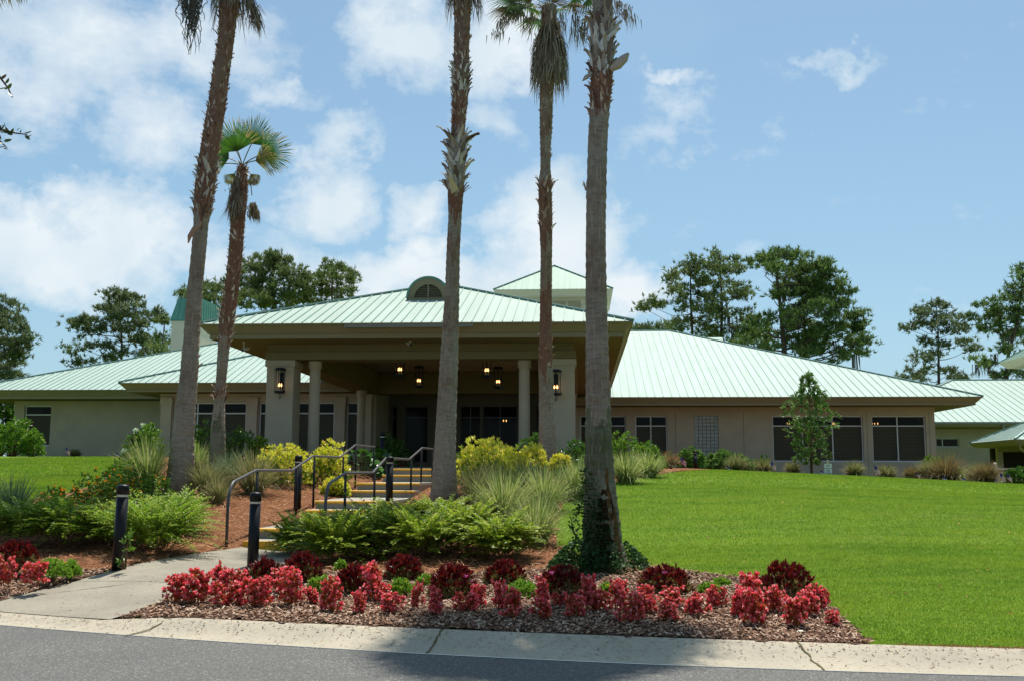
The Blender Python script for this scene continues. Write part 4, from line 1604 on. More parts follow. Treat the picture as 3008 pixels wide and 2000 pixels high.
# ------------------------------------------------------------------ lanterns
def lantern(loc, label, hang, s=1.0):
    e = empty('lantern', loc, label, 'lantern', 'black gas lanterns' if not hang else 'hanging lanterns under the canopy')
    h, w = .80, .17
    mb = MB()
    for k in range(6):
        a = math.pi / 6 + k * math.pi / 3
        mb.tube([(w * math.cos(a), w * math.sin(a), .05), (w * math.cos(a), w * math.sin(a), h - .05)], .011, 5)
    for (zz, r) in ((0, .205), (h - .05, .205)):
        mb.lathe([(r, zz), (r, zz + .05)], (0, 0, 0), 6)
        mb.lathe([(r * .8, zz - .03 if zz < .1 else zz + .05), (r * .8, zz if zz < .1 else zz + .08)], (0, 0, 0), 6)
    if hang:
        mb.tube([(0, 0, h), (0, 0, 6.52 - loc[2])], .008, 5)
    else:
        mb.tube([(0, .19, h - .15), (0, .03, h - .15)], .02, 6)
        mb.tube([(0, .19, -.12), (-.04, .1, -.2), (0, 0, -.21), (.03, 0, -.13), (0, 0, -.02)], .009, 5)
        mb.box(-.07, .07, .205, .236, .1, h - .1)
    mb.obj('frame', M['black_metal'], e)
    mb = MB()
    mb2 = MB()
    for k in range(3):
        a = k * 2.1 + .6
        cx, cy = .058 * math.cos(a), .058 * math.sin(a)
        mb.tube([(cx, cy, .05), (cx, cy, .19)], .012, 6)
        mb2.lathe([(.004, .195), (.021, .225), (.022, .25), (.010, .29), (.002, .315)], (cx, cy, 0), 8)
    mb.obj('candle', M['cream'], e)
    mb2.obj('flame', M['flame'], e, True)
    e.scale = (s, s, s if not hang else 1)
    return e


lp = atY(820, 1145, 33.75)
lantern((X_at(822, 33.75, 1120), 33.75, wallz(820, 1152, 33.75)), 'black lantern lit on the front of the left canopy pillar', False)
lantern((X_at(1633, 33.75, 1120), 33.75, wallz(1633, 1158, 33.75)), 'black lantern lit on the right canopy pillar behind the palm', False)
for (u, vb, Y, lb) in ((1174, 1106, 36.4, 'front left hanging lantern under the canopy, nearest the left column'), (1230, 1137, 40, 'rear left hanging lantern under the canopy'),
                       (1430, 1108, 36.4, 'front right hanging lantern under the canopy'), (1463, 1140, 40, 'rear right hanging lantern under the canopy')):
    lantern((X_at(u, Y, vb), Y, wallz(u, vb, Y) + .02), lb, True)


def bulbs(u, v, Y, n, label, dx=.14):
    p = atY(u, v, Y)
    e = empty('chandelier', p, label, 'chandelier')
    mb, mb2 = MB(), MB()
    for k in range(n):
        x = (k - (n - 1) / 2) * dx
        mb2.lathe([(.004, 0), (.028, .03), (.026, .06), (.004, .12)], (x, R.uniform(-.05, .05), R.uniform(-.02, .02)), 8)
        mb.tube([(x, 0, 0), (x * .8, 0, -.12), (0, 0, -.2)], .008, 5)
    mb.tube([(0, 0, -.22), (0, 0, .5)], .01, 5)
    mb.obj('arm', M['black_metal'], e)
    mb2.obj('bulb', M['flame'], e)


bulbs(1483, 1238, 54.5, 2, 'small lit chandelier seen through the right entrance door', .15)
bulbs(1343, 1276, 53.8, 2, 'low lit lamp seen through the left entrance door', .12)
bulbs(2570, 1246, 58.9, 3, 'lit orange chandelier bulbs inside the rightmost window', .15)
bulbs(2316, 1246, 58.9, 2, 'lit bulbs inside the left pane of the wide window', .13)
bulbs(2450, 1246, 58.9, 2, 'lit bulbs inside the middle pane of the wide window', .1)


def seccam(u, v, Y, label, sx):
    p = atY(u, v, Y)
    e = empty('security_camera', p, label, 'camera', 'security cameras under the canopy eave')
    mb = MB()
    mb.tube([(0, 0, .0), (0, 0, float(5.985 - p[2]))], .022, 8)
    mb.lathe([(.06, float(5.96 - p[2])), (.06, float(5.99 - p[2]))], (0, 0, 0), 12)
    mb.obj('bracket', M['cam_white'], e)
    mb = MB()
    mb.tube([(-.12 * sx, .14, .03), (.02 * sx, -.06, -.06)], .055, 12)
    mb.obj('housing', M['cam_white'], e)
    mb = MB()
    mb.tube([(.02 * sx, -.06, -.06), (.03 * sx, -.075, -.066)], .045, 12)
    mb.obj('lens', M['black_metal'], e)


seccam(1205, 1008, 33.3, 'small security camera under the middle of the canopy eave', 1)
seccam(716, 1024, 33.2, 'small security camera under the left corner of the canopy eave', -1)
for u, v in ((1499, 1089), (1236, 1084)):
    p = atY(u, v, 44 if u > 1400 else 43)
    mb = MB()
    mb.lathe([(.10, 0), (.10, .02)], (0, 0, 0), 14)
    mb2 = None
    o = mb.obj('downlight', M['flame'] if False else M['band_white'])
    o.location = (p[0], p[1], 6.498)
    tag(o, 'round ceiling downlight under the canopy, ' + ('right' if u > 1400 else 'left') + ' one', 'downlight')

# ------------------------------------------------------------------ plants
def grass_clump(name, p, h, w, n, m, label, cat='ornamental grass', group=None, droop=1.0, width=.009, seed=0):
    rs = np.random.RandomState(seed + 100)
    az_ = rs.uniform(0, 2 * math.pi, n)
    lean = rs.beta(1.3, 1.6, n)
    L_ = h * rs.uniform(.65, 1.12, n)
    base = np.stack([np.cos(az_), np.sin(az_)], 1) * (rs.uniform(0, .14, n) * w)[:, None]
    segs = 5
    V = np.zeros((n, 2 * segs + 1, 3))
    out = np.stack([np.cos(az_), np.sin(az_), np.zeros(n)], 1)
    side = np.stack([-np.sin(az_), np.cos(az_), np.zeros(n)], 1)
    twist = rs.normal(size=n) * .5
    side = side * np.cos(twist)[:, None] + out * np.sin(twist)[:, None] * .6
    pos = np.zeros((n, 3))
    pos[:, :2] = base
    ang = lean * .55 * (w / h) * 1.2 + .05
    bend = lean * 2.0 * droop * rs.uniform(.5, 1.3, n) / segs
    for s_ in range(segs + 1):
        t = s_ / segs
        ww = width * (1 - t ** 2 * .9) * .5
        if s_ < segs:
            V[:, 2 * s_] = pos - side * ww
            V[:, 2 * s_ + 1] = pos + side * ww
        else:
            V[:, 2 * segs] = pos
        pos = pos + (out * np.sin(ang)[:, None] + np.array([0, 0, 1.]) * np.cos(ang)[:, None]) * (L_ / segs)[:, None]
        pos += rs.normal(size=(n, 3)) * .01 * h
        ang = ang + bend
    V[:, :, 2] = np.maximum(V[:, :, 2], -.02)
    F = []
    for s_ in range(segs - 1):
        a = 2 * s_
        F += [(a, a + 1, a + 3), (a, a + 3, a + 2)]
    F.append((2 * segs - 2, 2 * segs - 1, 2 * segs))
    F = np.array(F)[None] + (np.arange(n) * (2 * segs + 1))[:, None, None]
    o = make(name, V.reshape(-1, 3), F.reshape(-1, 3), m)
    o.location = p
    return tag(o, label, cat, group)


# (u, v_base, width px, height px, material, blades, label)
GR = [
    (30, 1545, 150, 165, 'grass_blue', 900, 'blue green grass clump at the left photo edge'),
    (432, 1450, 120, 185, 'grass_pale', 900, 'tall pale grass clump just left of the tall leaning palm'),
    (606, 1458, 120, 125, 'grass_tan', 900, 'tan green grass clump right of the tall leaning palm base'),
    (672, 1430, 110, 120, 'grass_blue', 800, 'grey green grass clump right of the small fan palm trunk'),
    (745, 1452, 150, 145, 'grass_tan', 1000, 'wide tan green grass clump left of the yellow shrub'),
    (640, 1480, 90, 90, 'grass_tan', 500, 'low tan grass clump in front of the fan palm'),
    (575, 1400, 100, 115, 'grass_pale', 700, 'pale grass clump between the leaning palm and fan palm'),
    (1575, 1603, 175, 175, 'grass_pale', 1300, 'bright variegated grass clump nearest the big mossy palm'),
    (1480, 1530, 210, 170, 'grass_pale', 1500, 'wide variegated grass clump behind the dark green coontie'),
    (1600, 1500, 190, 150, 'grass_pale', 1300, 'variegated grass clump directly in front of the slim palm'),
    (1690, 1465, 160, 135, 'grass_pale', 1100, 'variegated grass clump left behind the mossy palm trunk'),
    (1395, 1480, 120, 125, 'grass_tan', 800, 'tan grass clump right of the middle palm base'),
    (1440, 1450, 120, 110, 'grass_tan', 800, 'tan grass clump under the right yellow shrub'),
    (1550, 1445, 150, 110, 'grass_blue', 900, 'grey green grass clump left of the slim palm base'),
    (1840, 1418, 130, 105, 'grass_pale', 900, 'pale grass clump just right of the mossy palm'),
    (1905, 1400, 120, 90, 'grass_pale', 800, 'second pale grass clump right of the mossy palm'),
    (1965, 1378, 60, 60, 'grass_bronze', 400, 'bronze spiky grass clump at the tip of the straw bed'),
]
for i, (u, v, w, h, m, n, lb) in enumerate(GR):
    p = G(u, v)
    k = mpp(p)
    grass_clump('ornamental_grass', p, h * k * .98, w * k * 1.15, int(n * .62), M[m], lb, group='ornamental grass clumps', width=max(.012, k * 2.3), seed=i)
GR2 = [(2165, 47, 110, 50, 'grass_tan', 'tan grass clump in front of the hydrangea hedge'),
       (2240, 48, 90, 42, 'grass_tan', 'low tan grass clump left of the wide window'),
       (2330, 48, 80, 36, 'grass_tan', 'sparse tan grass clump below the wide window'),
       (2512, 47, 90, 45, 'grass_tan', 'tan grass clump between the sign and the right window'),
       (2605, 47, 110, 42, 'grass_tan', 'tan grass clump below the rightmost window'),
       (2680, 46.5, 80, 40, 'grass_bronze', 'brownish grass clump left of the largest muhly clump'),
       (2780, 45.5, 160, 82, 'grass_bronze', 'largest bronze grass clump near the fence'),
       (2730, 46.5, 90, 60, 'grass_tan', 'tan grass clump left behind the largest bronze clump'),
       (2900, 45.5, 110, 64, 'grass_bronze', 'rounded brown grass clump beside the double flag'),
       (2870, 47, 100, 60, 'grass_tan', 'greenish grass clump in front of the fence'),
       (215, 51, 60, 22, 'grass_tan', 'sparse dry grass by the left wing wall')]
for i, (u, Y, w, h, m, lb) in enumerate(GR2):
    p = onG(u, Y)
    k = mpp(p)
    grass_clump('ornamental_grass', p, h * k * 1.1, w * k, 700, M[m], lb, group='ornamental grass clumps', width=.03, seed=40 + i)


def bush(name, p, rx, ry, h, k, nl, ln, wd, m, label, cat='shrub', group=None, seed=0, m2=None, frac2=0.0, up=.5, spread=.7, tmpl=LEAF, flowers=None, lumps=0):
    """rosette bush: leaves (part), stems (part)"""
    rs = np.random.RandomState(seed + 500)
    e = empty(name, p, label, cat, group)
    d = rand_dirs(k, .25, rs)
    d[:, 2] = np.abs(d[:, 2])
    rr = rs.uniform(.35, 1.0, k) ** .5
    lump = 1.0
    if lumps:
        ld = rand_dirs(lumps, .4, rs)
        ld[:, 2] = np.abs(ld[:, 2])
        lump = .62 + .45 * np.max(np.clip(d @ ld.T, 0, 1) ** 6 * rs.uniform(.5, 1, lumps), axis=1)
    C = d * (rr * lump)[:, None] * np.array([rx, ry, h * .88]) + np.array([0, 0, h * .06])
    D = d * .8 + np.array([0, 0, up])
    D /= np.linalg.norm(D, axis=1, keepdims=True)
    top = (C[:, 2] / h + rr) + rs.normal(size=k) * .15
    if m2 is not None and frac2 > 0:
        thr = np.quantile(top, 1 - frac2)
        s2 = top > thr
    else:
        s2 = np.zeros(k, bool)
    if (~s2).any():
        V, F = rosette(C[~s2], D[~s2], nl, ln, wd, spread, rs, tmpl)
        make('foliage', V, F, m, e)
    if s2.any():
        V, F = rosette(C[s2], D[s2], nl, ln, wd, spread * .8, rs, tmpl)
        make('top_foliage', V, F, m2, e)
    mb = MB()
    for q in range(min(k, 16)):
        c = C[rs.randint(k)]
        mid = c * np.array([.45, .45, .5]) + rs.normal(size=3) * .03
        mb.tube([(c[0] * .1, c[1] * .1, -.05), mid, c], [.014 * h + .004, .01 * h + .003, .004], 5)
    mb.obj('stem', M['stem'], e)
    if flowers:
        nf, fs, fm, fname = flowers
        fc = C[rs.permutation(k)[:nf]]
        fd = np.stack([rs.normal(size=len(fc)) * .4, rs.normal(size=len(fc)) * .4 - .4, np.ones(len(fc))], 1)
        V, F = rosette(fc * 1.06 + np.array([0, 0, fs * .6]), fd, 12, fs, fs * .8, .9, rs)
        make(fname, V, F, fm, e)
    return e


def placed(u, v=None, Y=None):
    return onG(u, Y) if Y else G(u, v)


# yellow croton-like shrubs
for i, (u, Y, w, h, lb) in enumerate([(828, 25.0, 160, 160, 'large golden yellow shrub left of the steps, beside the left rail'),
                                      (962, 26.0, 130, 150, 'golden yellow shrub in front of the left round column'),
                                      (985, 24.6, 70, 60, 'low yellow green shrub under the left handrail'),
                                      (1425, 25.0, 190, 165, 'tall golden yellow shrub right of the middle palm'),
                                      (1500, 26.0, 130, 120, 'golden yellow shrub between the middle palm and slim palm'),
                                      (1555, 27.5, 110, 120, 'yellow shrub partly behind the slim palm trunk'),
                                      (1645, 27.5, 60, 90, 'small yellow shrub just right of the slim palm')]):
    p = onG(u, Y)
    k = mpp(p)
    bush('golden_shrub', p, w * k * .62, w * k * .55, h * k * 1.0, int(240 + w * 1.5), 9, .105, .036, M['yellow_green'], lb, 'shrub', 'golden leaved shrubs', i,
         M['yellow_leaf'], .52, .55, .62, LEAF, None, 14)

# green shrubs: u, Y, w, h, clusters, leaf len, leaf width, material, label
GS = [(430, 30, 90, 150, 120, .12, .05, 'light_shrub', 'light green arching shrub left of the leaning palm by the wall'),
      (600, 31, 150, 150, 220, .10, .045, 'green_shrub', 'dark green shrub below the mullioned window behind the fan palm'),
      (545, 28, 110, 130, 180, .11, .045, 'light_shrub', 'light green shrub right behind the leaning palm'),
      (700, 31, 120, 130, 200, .10, .045, 'green_shrub', 'green shrub between the fan palm and left pillar'),
      (760, 31, 90, 110, 150, .11, .05, 'light_shrub', 'light green shrub at the foot of the left pillar'),
      (1375, 27, 90, 115, 150, .12, .05, 'yellow_green', 'green shrub just right of the middle palm trunk'),
      (1570, 30, 110, 130, 150, .12, .05, 'green_shrub', 'green shrub at the foot of the right round column'),
      (1690, 28, 130, 105, 200, .11, .045, 'green_shrub', 'green shrub below the right pillar'),
      (1735, 26.5, 90, 110, 150, .10, .04, 'light_shrub', 'light green shrub left of the mossy palm trunk'),
      (1835, 30, 150, 120, 260, .11, .045, 'light_shrub', 'light green shrub just right of the mossy palm below the window'),
      (1905, 31, 120, 95, 200, .10, .045, 'light_shrub', 'lower light green shrub below the two pane window'),
      (2035, 47, 100, 68, 220, .17, .10, 'hydrangea', 'left hydrangea bush in front of the glass blocks'),
      (2120, 48.5, 130, 62, 260, .17, .10, 'hydrangea', 'middle hydrangea bush in front of the glass blocks'),
      (2175, 48, 80, 52, 160, .17, .10, 'hydrangea', 'right hydrangea bush beside the glass blocks'),
      (2240, 50, 60, 60, 110, .12, .05, 'green_shrub', 'small dark green shrub left of the wide window'),
      (2745, 49, 110, 72, 200, .18, .08, 'light_shrub', 'glossy green shrub at the right corner of the wall'),
      (2790, 50, 90, 62, 160, .18, .08, 'light_shrub', 'second glossy green shrub near the annex window'),
      (2990, 46, 100, 52, 200, .15, .07, 'green_shrub', 'green shrub right of the double flag'),
      (30, 47, 150, 125, 330, .18, .075, 'light_shrub', 'rounded green shrub below the far left window'),
      (85, 46.5, 80, 90, 180, .17, .07, 'light_shrub', 'smaller green shrub right of the far left window shrub'),
      (-10, 58, 150, 235, 420, .3, .12, 'green_shrub', 'dark tall shrub at the far left beyond the wall'),
      (-150, 60, 200, 260, 420, .3, .12, 'green_shrub', 'dark tall hedge shrub further left of the clubhouse')]
for i, (u, Y, w, h, kk_, ln, wd, m, lb) in enumerate(GS):
    p = onG(u, Y)
    k = mpp(p)
    bush('leafy_shrub', p, w * k * .55, w * k * .45, h * k * 1.08, kk_, 9, ln, wd, M[m], lb, 'shrub', 'green shrubs along the clubhouse', 30 + i, None, 0, .5, .75, LEAF6, None, 10)

# white flowering hydrangea at left
p = onG(405, 31)
bush('white_hydrangea', p, .55, .5, 1.15, 160, 8, .13, .08, M['green_shrub'], 'dark green bush with round white flower heads left of the leaning palm', 'shrub', None, 77, None, 0, .5, .8, LEAF6,
     (18, .13, M['white_bloom'], 'flower_head'))
# lantana (orange flowers)
for i, (u, v, w, h, lb) in enumerate([(165, 1515, 130, 110, 'orange flowered lantana at the left behind the first feathery shrub'),
                                      (260, 1495, 150, 130, 'orange flowered lantana left of the bollard'),
                                      (350, 1480, 150, 130, 'orange flowered lantana behind the left bollard'),
                                      (455, 1475, 130, 100, 'orange flowered lantana at the foot of the leaning palm')]):
    p = G(u, v)
    k = mpp(p)
    bush('lantana', p, w * k * .55, w * k * .5, h * k, 260, 8, .055, .03, M['lantana'], lb, 'flowering shrub', 'orange lantana shrubs', 90 + i, None, 0, .6, .8, LEAF,
         (44 if i < 3 else 14, .036, M['orange_flower'], 'flowers'), 8)
p = G(375, 1450)
bush('broadleaf_shrub', p, .62, .5, .72, 120, 9, .15, .05, M['light_shrub'], 'light green long leaved shrub rising above the orange lantana', 'shrub', None, 99, None, 0, .9, .6, LEAF6)
p = G(610, 1478)
bush('ground_cover', p + np.array([-.9, 0, 0]), .32, .3, .16, 120, 6, .05, .03, M['light_shrub'], 'small leafy ground cover right of the leaning palm base', 'ground cover', None, 98)


# coontie: pinnate fronds
def frond_bush(name, p, r, h, nf, m, label, group, seed, ll=.07, lw=.016, pairs=13, flat=1.0):
    rs = np.random.RandomState(seed + 900)
    e = empty(name, p, label, 'shrub', group)
    parts = []
    mb = MB()
    for q in range(nf):
        a = rs.uniform(0, 2 * math.pi)
        out = np.array([math.cos(a), math.sin(a), 0])
        st = rs.uniform(.15, 1.0)
        L_ = r * rs.uniform(.75, 1.15) * (1.0 if st > .5 else .9)
        ang = st * 1.15
        pos = out * rs.uniform(0, .35) * r + np.array([0, 0, rs.uniform(0, .25) * h])
        pts = []
        ns = pairs
        for s_ in range(ns + 1):
            pts.append(pos.copy())
            d = out * math.sin(ang) * flat + np.array([0, 0, math.cos(ang) * h / r])
            pos = pos + d * L_ / ns
            ang += rs.uniform(.4, 1.5) * .9 / ns
        P = np.array(pts)
        T = np.gradient(P, axis=0)
        T /= np.linalg.norm(T, axis=1, keepdims=True)
        side = np.cross(T, (0, 0, 1.))
        side /= np.linalg.norm(side, axis=1, keepdims=True) + 1e-9
        k0 = 3
        t = np.linspace(0, 1, ns + 1)[k0:]
        lens = ll * np.sin(np.clip(t, 0, 1) * 2.6 + .25) ** .6 * 1.0 + ll * .1
        for sg in (-1, 1):
            D = side[k0:] * sg + T[k0:] * .75 + np.array([0, 0, .22]) + rs.normal(size=(len(t), 3)) * .18
            S = np.stack([np.full(len(t), lw), lens, lens], 1)
            parts.append(inst(LEAF[0], LEAF[1], P[k0:], frames(D, rs, (0, 0, 1)), S))
        if q % 3 == 0:
            mb.tube([P[0], P[len(P) // 2], P[-1]], [.006, .004, .002], 4)
    V, F = cat_arr(parts)
    make('fronds', V, F, m, e)
    mb.obj('stalk', M['stem'], e)
    return e


CO = [(885, 1632, 150, 130, 'coontie shrub nearest the steps, overlapping the yellow first step', 'coontie'),
      (980, 1652, 210, 170, 'coontie shrub second from the steps, behind the burgundy domes', 'coontie'),
      (1110, 1630, 220, 165, 'coontie shrub in the middle of the bed in front of the handrail', 'coontie'),
      (1235, 1640, 220, 170, 'coontie shrub in front of the middle palm', 'coontie'),
      (1360, 1620, 210, 160, 'coontie shrub just right of the middle palm', 'coontie'),
      (1470, 1645, 190, 150, 'rightmost coontie shrub overlapping the bright grass', 'coontie'),
      (1170, 1560, 190, 95, 'coontie shrub at the back against the handrail', 'coontie'),
      (1300, 1545, 180, 90, 'coontie shrub at the base of the middle palm', 'coontie'),
      (1050, 1590, 180, 95, 'coontie shrub at the back left under the rail', 'coontie'),
      (950, 1600, 140, 95, 'coontie shrub at the back nearest the first steps', 'coontie'),
      (60, 1580, 210, 110, 'feathery shrub with arching fronds at the left photo edge', 'coontie2'),
      (200, 1590, 220, 130, 'feathery shrub left of the first bollard', 'coontie2'),
      (330, 1600, 190, 125, 'feathery shrub directly behind the first bollard', 'coontie2'),
      (455, 1625, 210, 175, 'large feathery shrub just right of the first bollard', 'coontie2'),
      (500, 1560, 150, 110, 'feathery shrub in front of the leaning palm base', 'coontie2')]
for i, (u, v, w, h, lb, m) in enumerate(CO):
    p = G(u, v)
    k = mpp(p)
    if m == 'coontie':
        frond_bush('coontie_shrub', p, w * k * .60, h * k * 1.02, 175, M[m], lb, 'coontie shrubs', i, .092, .036, 15)
    else:
        frond_bush('feathery_shrub', p, w * k * .72, h * k * 1.15, 230, M[m], lb, 'feathery shrubs left of the path', i, .085, .028, 17)
p = G(360, 1590)
bush('seedling', np.array([-5.95, 13.45, .75]) + np.array([-.1, 0, -.35]), .09, .07, .48, 10, 9, .07, .022, M['light_shrub'], 'pale seedling with narrow leaves beside the left bollard', 'plant', None, 5)

# cycad like fronds by the right pillar, round leaved plant by the steps
frond_bush('sago_palm', onG(1660, 30.5), 1.0, .95, 26, M['round_leaf'], 'dark feathery palm fronds at the foot of the right pillar', None, 61, .22, .03, 18)
rs_ = np.random.RandomState(5)
RD = ([(0, 0, 0), (-.35, .12, .03), (-.5, .5, .06), (-.3, .88, .03), (0, 1, 0), (.3, .88, .03), (.5, .5, .06), (.35, .12, .03)],
      [(0, 7, 1), (7, 6, 1), (1, 6, 2), (2, 6, 3), (3, 6, 5), (3, 5, 4)])
for (u, Y, w, h, lb) in ((1060, 29.5, 90, 75, 'large round leaved plant right of the left handrail'), (1115, 30.5, 80, 70, 'second round leaved plant deeper in the canopy shade')):
    p = onG(u, Y)
    k = mpp(p)
    e = empty('round_leaf_plant', p, lb, 'plant', 'round leaved plants by the steps')
    n = 70
    d = rand_dirs(n, .3, rs_)
    d[:, 2] = abs(d[:, 2])
    C = d * np.array([w * k * .5, w * k * .45, h * k * .9])
    D = d * np.array([1, 1, .2]) + np.array([0, -.3, .1])
    V, F = inst(RD[0], RD[1], C, frames(D, rs_, (0, -.3, 1)), rs_.uniform(.16, .27, n))
    make('leaves', V, F, M['round_leaf'], e)
    mb = MB()
    for c in C[::3]:
        mb.tube([(0, 0, 0), c * .6, c], .006, 4)
    mb.obj('stalk', M['petiole'], e)

# potted plants by the entrance
for (u, Y, s, lb) in ((1135, 42, 1.0, 'dark potted plant by the left rear column'), (1180, 45, .8, 'dark potted plant beside the entrance window')):
    x = X_at(u, Y)
    e = bush('potted_plant', (x, Y, 1.86), .6 * s, .5 * s, 1.5 * s, 120, 7, .22, .05, M['green_shrub'], lb, 'potted plant', 'potted plants at the entrance', int(u), None, 0, .6, .8)
    mb = MB()
    mb.lathe([(.16, 0), (.24, .4), (.26, .45)], (0, 0, 0), 16)
    mb.obj('pot', M['pot'], e)

# red spikes
p = onG(1985, 41)
bush('red_flower', onG(1975, 40), .35, .3, .75, 26, 5, .12, .03, M['light_shrub'], 'spiky plant with orange red blooms by the straw bed tip', 'plant', None, 7, None, 0, .9, .5, LEAF, (12, .09, M['red_spike'], 'bloom'))

# ---- burgundy domes
DOMES = [(45, 1672, 125, 88, 'far left of the path, at the photo edge'), (774, 1727, 105, 92, 'behind the second bollard'), (886, 1712, 125, 95, 'right of the second bollard, touching the coontie'),
         (1041, 1750, 112, 95, 'with yellowish lower leaves, third right of the bollard'), (1187, 1705, 110, 78, 'in front of the middle coontie shrub'),
         (1330, 1758, 140, 108, 'the darkest one, in front of the middle palm'), (1484, 1715, 122, 70, 'left of the ivy covered palm base'), (1655, 1752, 150, 92, 'directly in front of the ivy covered palm base'),
         (1955, 1742, 158, 82, 'right of the mossy palm, with pink blossoms at its foot'), (2310, 1752, 165, 108, 'at the right end of the bed against the lawn')]
for i, (u, v, w, h, lb) in enumerate(DOMES):
    p = G(u, v)
    k = mpp(p)
    fl = (6, .035, M['magenta'], 'blossoms') if i in (5, 7, 8, 9) else None
    bush('burgundy_coleus', p, w * k * .5, w * k * .45, h * k * .97, 330, 8, .066, .024, M['dome_under'], 'dome of dark red leaves ' + lb, 'coleus', 'burgundy foliage domes', 200 + i,
         M['dome_leaf'], .52, .8, .5, LEAF, fl)

# ---- lime plants with yellow flowers
LIME = [(150, 1700, 130, 85, 'beside the dark red dome left of the path'), (205, 1690, 70, 60, 'nearest the wood chips left of the path'), (690, 1718, 70, 45, 'left of the second bollard'),
        (940, 1748, 110, 78, 'between two dark red domes near the bollard'), (1000, 1680, 45, 45, 'small sprig behind the bollard-side domes'), (1175, 1752, 110, 70, 'in shade in front of the middle dome'), (1250, 1725, 60, 50, 'small one left of the darkest dome'),
        (1530, 1758, 120, 72, 'in the palm shade left of the ivy'), (1790, 1745, 80, 45, 'in front of the ivy covered palm base'), (2085, 1745, 80, 45, 'between the two right domes'), (2120, 1722, 60, 30, 'by the lawn edge between the right domes')]
for i, (u, v, w, h, lb) in enumerate(LIME):
    p = G(u, v)
    k = mpp(p)
    bush('lime_plant', p, w * k * .42, w * k * .38, h * k * .75, int(40 + w * 1.3), 7, .045, .022, M['lime_leaf'], 'bright lime green plant with yellow flowers ' + lb, 'bedding plant', 'lime green bedding plants', 300 + i,
         None, 0, .7, .8, LEAF, (int(3 + w / 16), .018, M['yellow_flower'], 'flowers'))

# ---- pink begonias: six source clumps, the rest are copies
PINK = [(15, 1715, 55, 80), (98, 1722, 68, 75), (505, 1776, 75, 72), (575, 1778, 90, 98), (655, 1748, 75, 80), (700, 1745, 60, 60), (664, 1787, 88, 84), (745, 1788, 80, 85), (838, 1786, 72, 90),
        (835, 1750, 85, 80), (909, 1780, 52, 50), (969, 1805, 68, 90), (1100, 1768, 80, 110), (1062, 1808, 48, 68), (1155, 1806, 65, 60), (1130, 1780, 50, 60), (1226, 1795, 40, 75), (1283, 1812, 56, 72),
        (1363, 1800, 60, 60), (1405, 1786, 50, 62), (1469, 1793, 52, 76), (1503, 1822, 60, 85), (1588, 1822, 60, 62), (1597, 1780, 56, 72), (1645, 1785, 45, 45), (1690, 1822, 62, 66), (1724, 1798, 60, 95),
        (1762, 1802, 60, 68), (1809, 1797, 50, 78), (1851, 1835, 66, 86), (1906, 1806, 62, 62), (1961, 1830, 66, 52), (1974, 1790, 80, 60), (1900, 1768, 50, 50), (2054, 1816, 72, 68), (2108, 1788, 52, 56), (2169, 1812, 74, 98),
        (2226, 1842, 86, 110), (2195, 1775, 80, 85), (2275, 1806, 62, 82), (2338, 1848, 82, 98), (2397, 1797, 62, 68), (2428, 1780, 34, 50), (2444, 1845, 46, 52), (2370, 1815, 60, 70), (1820, 1765, 50, 60)]


def begonia(seed):
    rs = np.random.RandomState(seed)
    e = bpy.data.objects.new('pink_begonia', None)
    COL.objects.link(e)
    k = 95
    # several upright leaning lobes
    nl = rs.randint(4, 7)
    cen = np.stack([rs.uniform(-.30, .30, nl), rs.uniform(-.26, .26, nl), rs.uniform(.62, 1.0, nl)], 1)
    lobe = rs.randint(0, nl, k)
    t = rs.uniform(.08, 1, k) ** .8
    ang = rs.uniform(0, 2 * math.pi, k)
    rad_ = (.30 - .17 * t) * np.sqrt(rs.uniform(.3, 1, k))
    C = np.stack([cen[lobe, 0] * (.7 + .4 * t) + rad_ * np.cos(ang), cen[lobe, 1] * (.7 + .4 * t) + rad_ * np.sin(ang), t * cen[lobe, 2]], 1)
    D = np.stack([C[:, 0] * 1.5, C[:, 1] * 1.5, np.full(k, .5)], 1) + rs.normal(size=(k, 3)) * .2
    V, F = rosette(C, D, 7, .14, .085, .8, rs)
    make('leaves', V, F, M['begonia_leaf'], e)
    out = rs.permutation(k)[:88]
    Cb = C[out] * np.array([1.12, 1.12, 1.04]) + np.array([0, 0, .02])
    V, F = rosette(Cb * np.array([1.08, 1.08, 1]), D[out] + np.array([0, 0, .5]), 9, .098, .098, .8, rs)
    make('blossoms', V, F, M['begonia_bloom'], e)
    mb = MB()
    for c in C[::12]:
        mb.tube([(c[0] * .4, c[1] * .4, -.08), c], [.02, .01], 4)
    mb.obj('stem', M['begonia_leaf'], e)
    return e


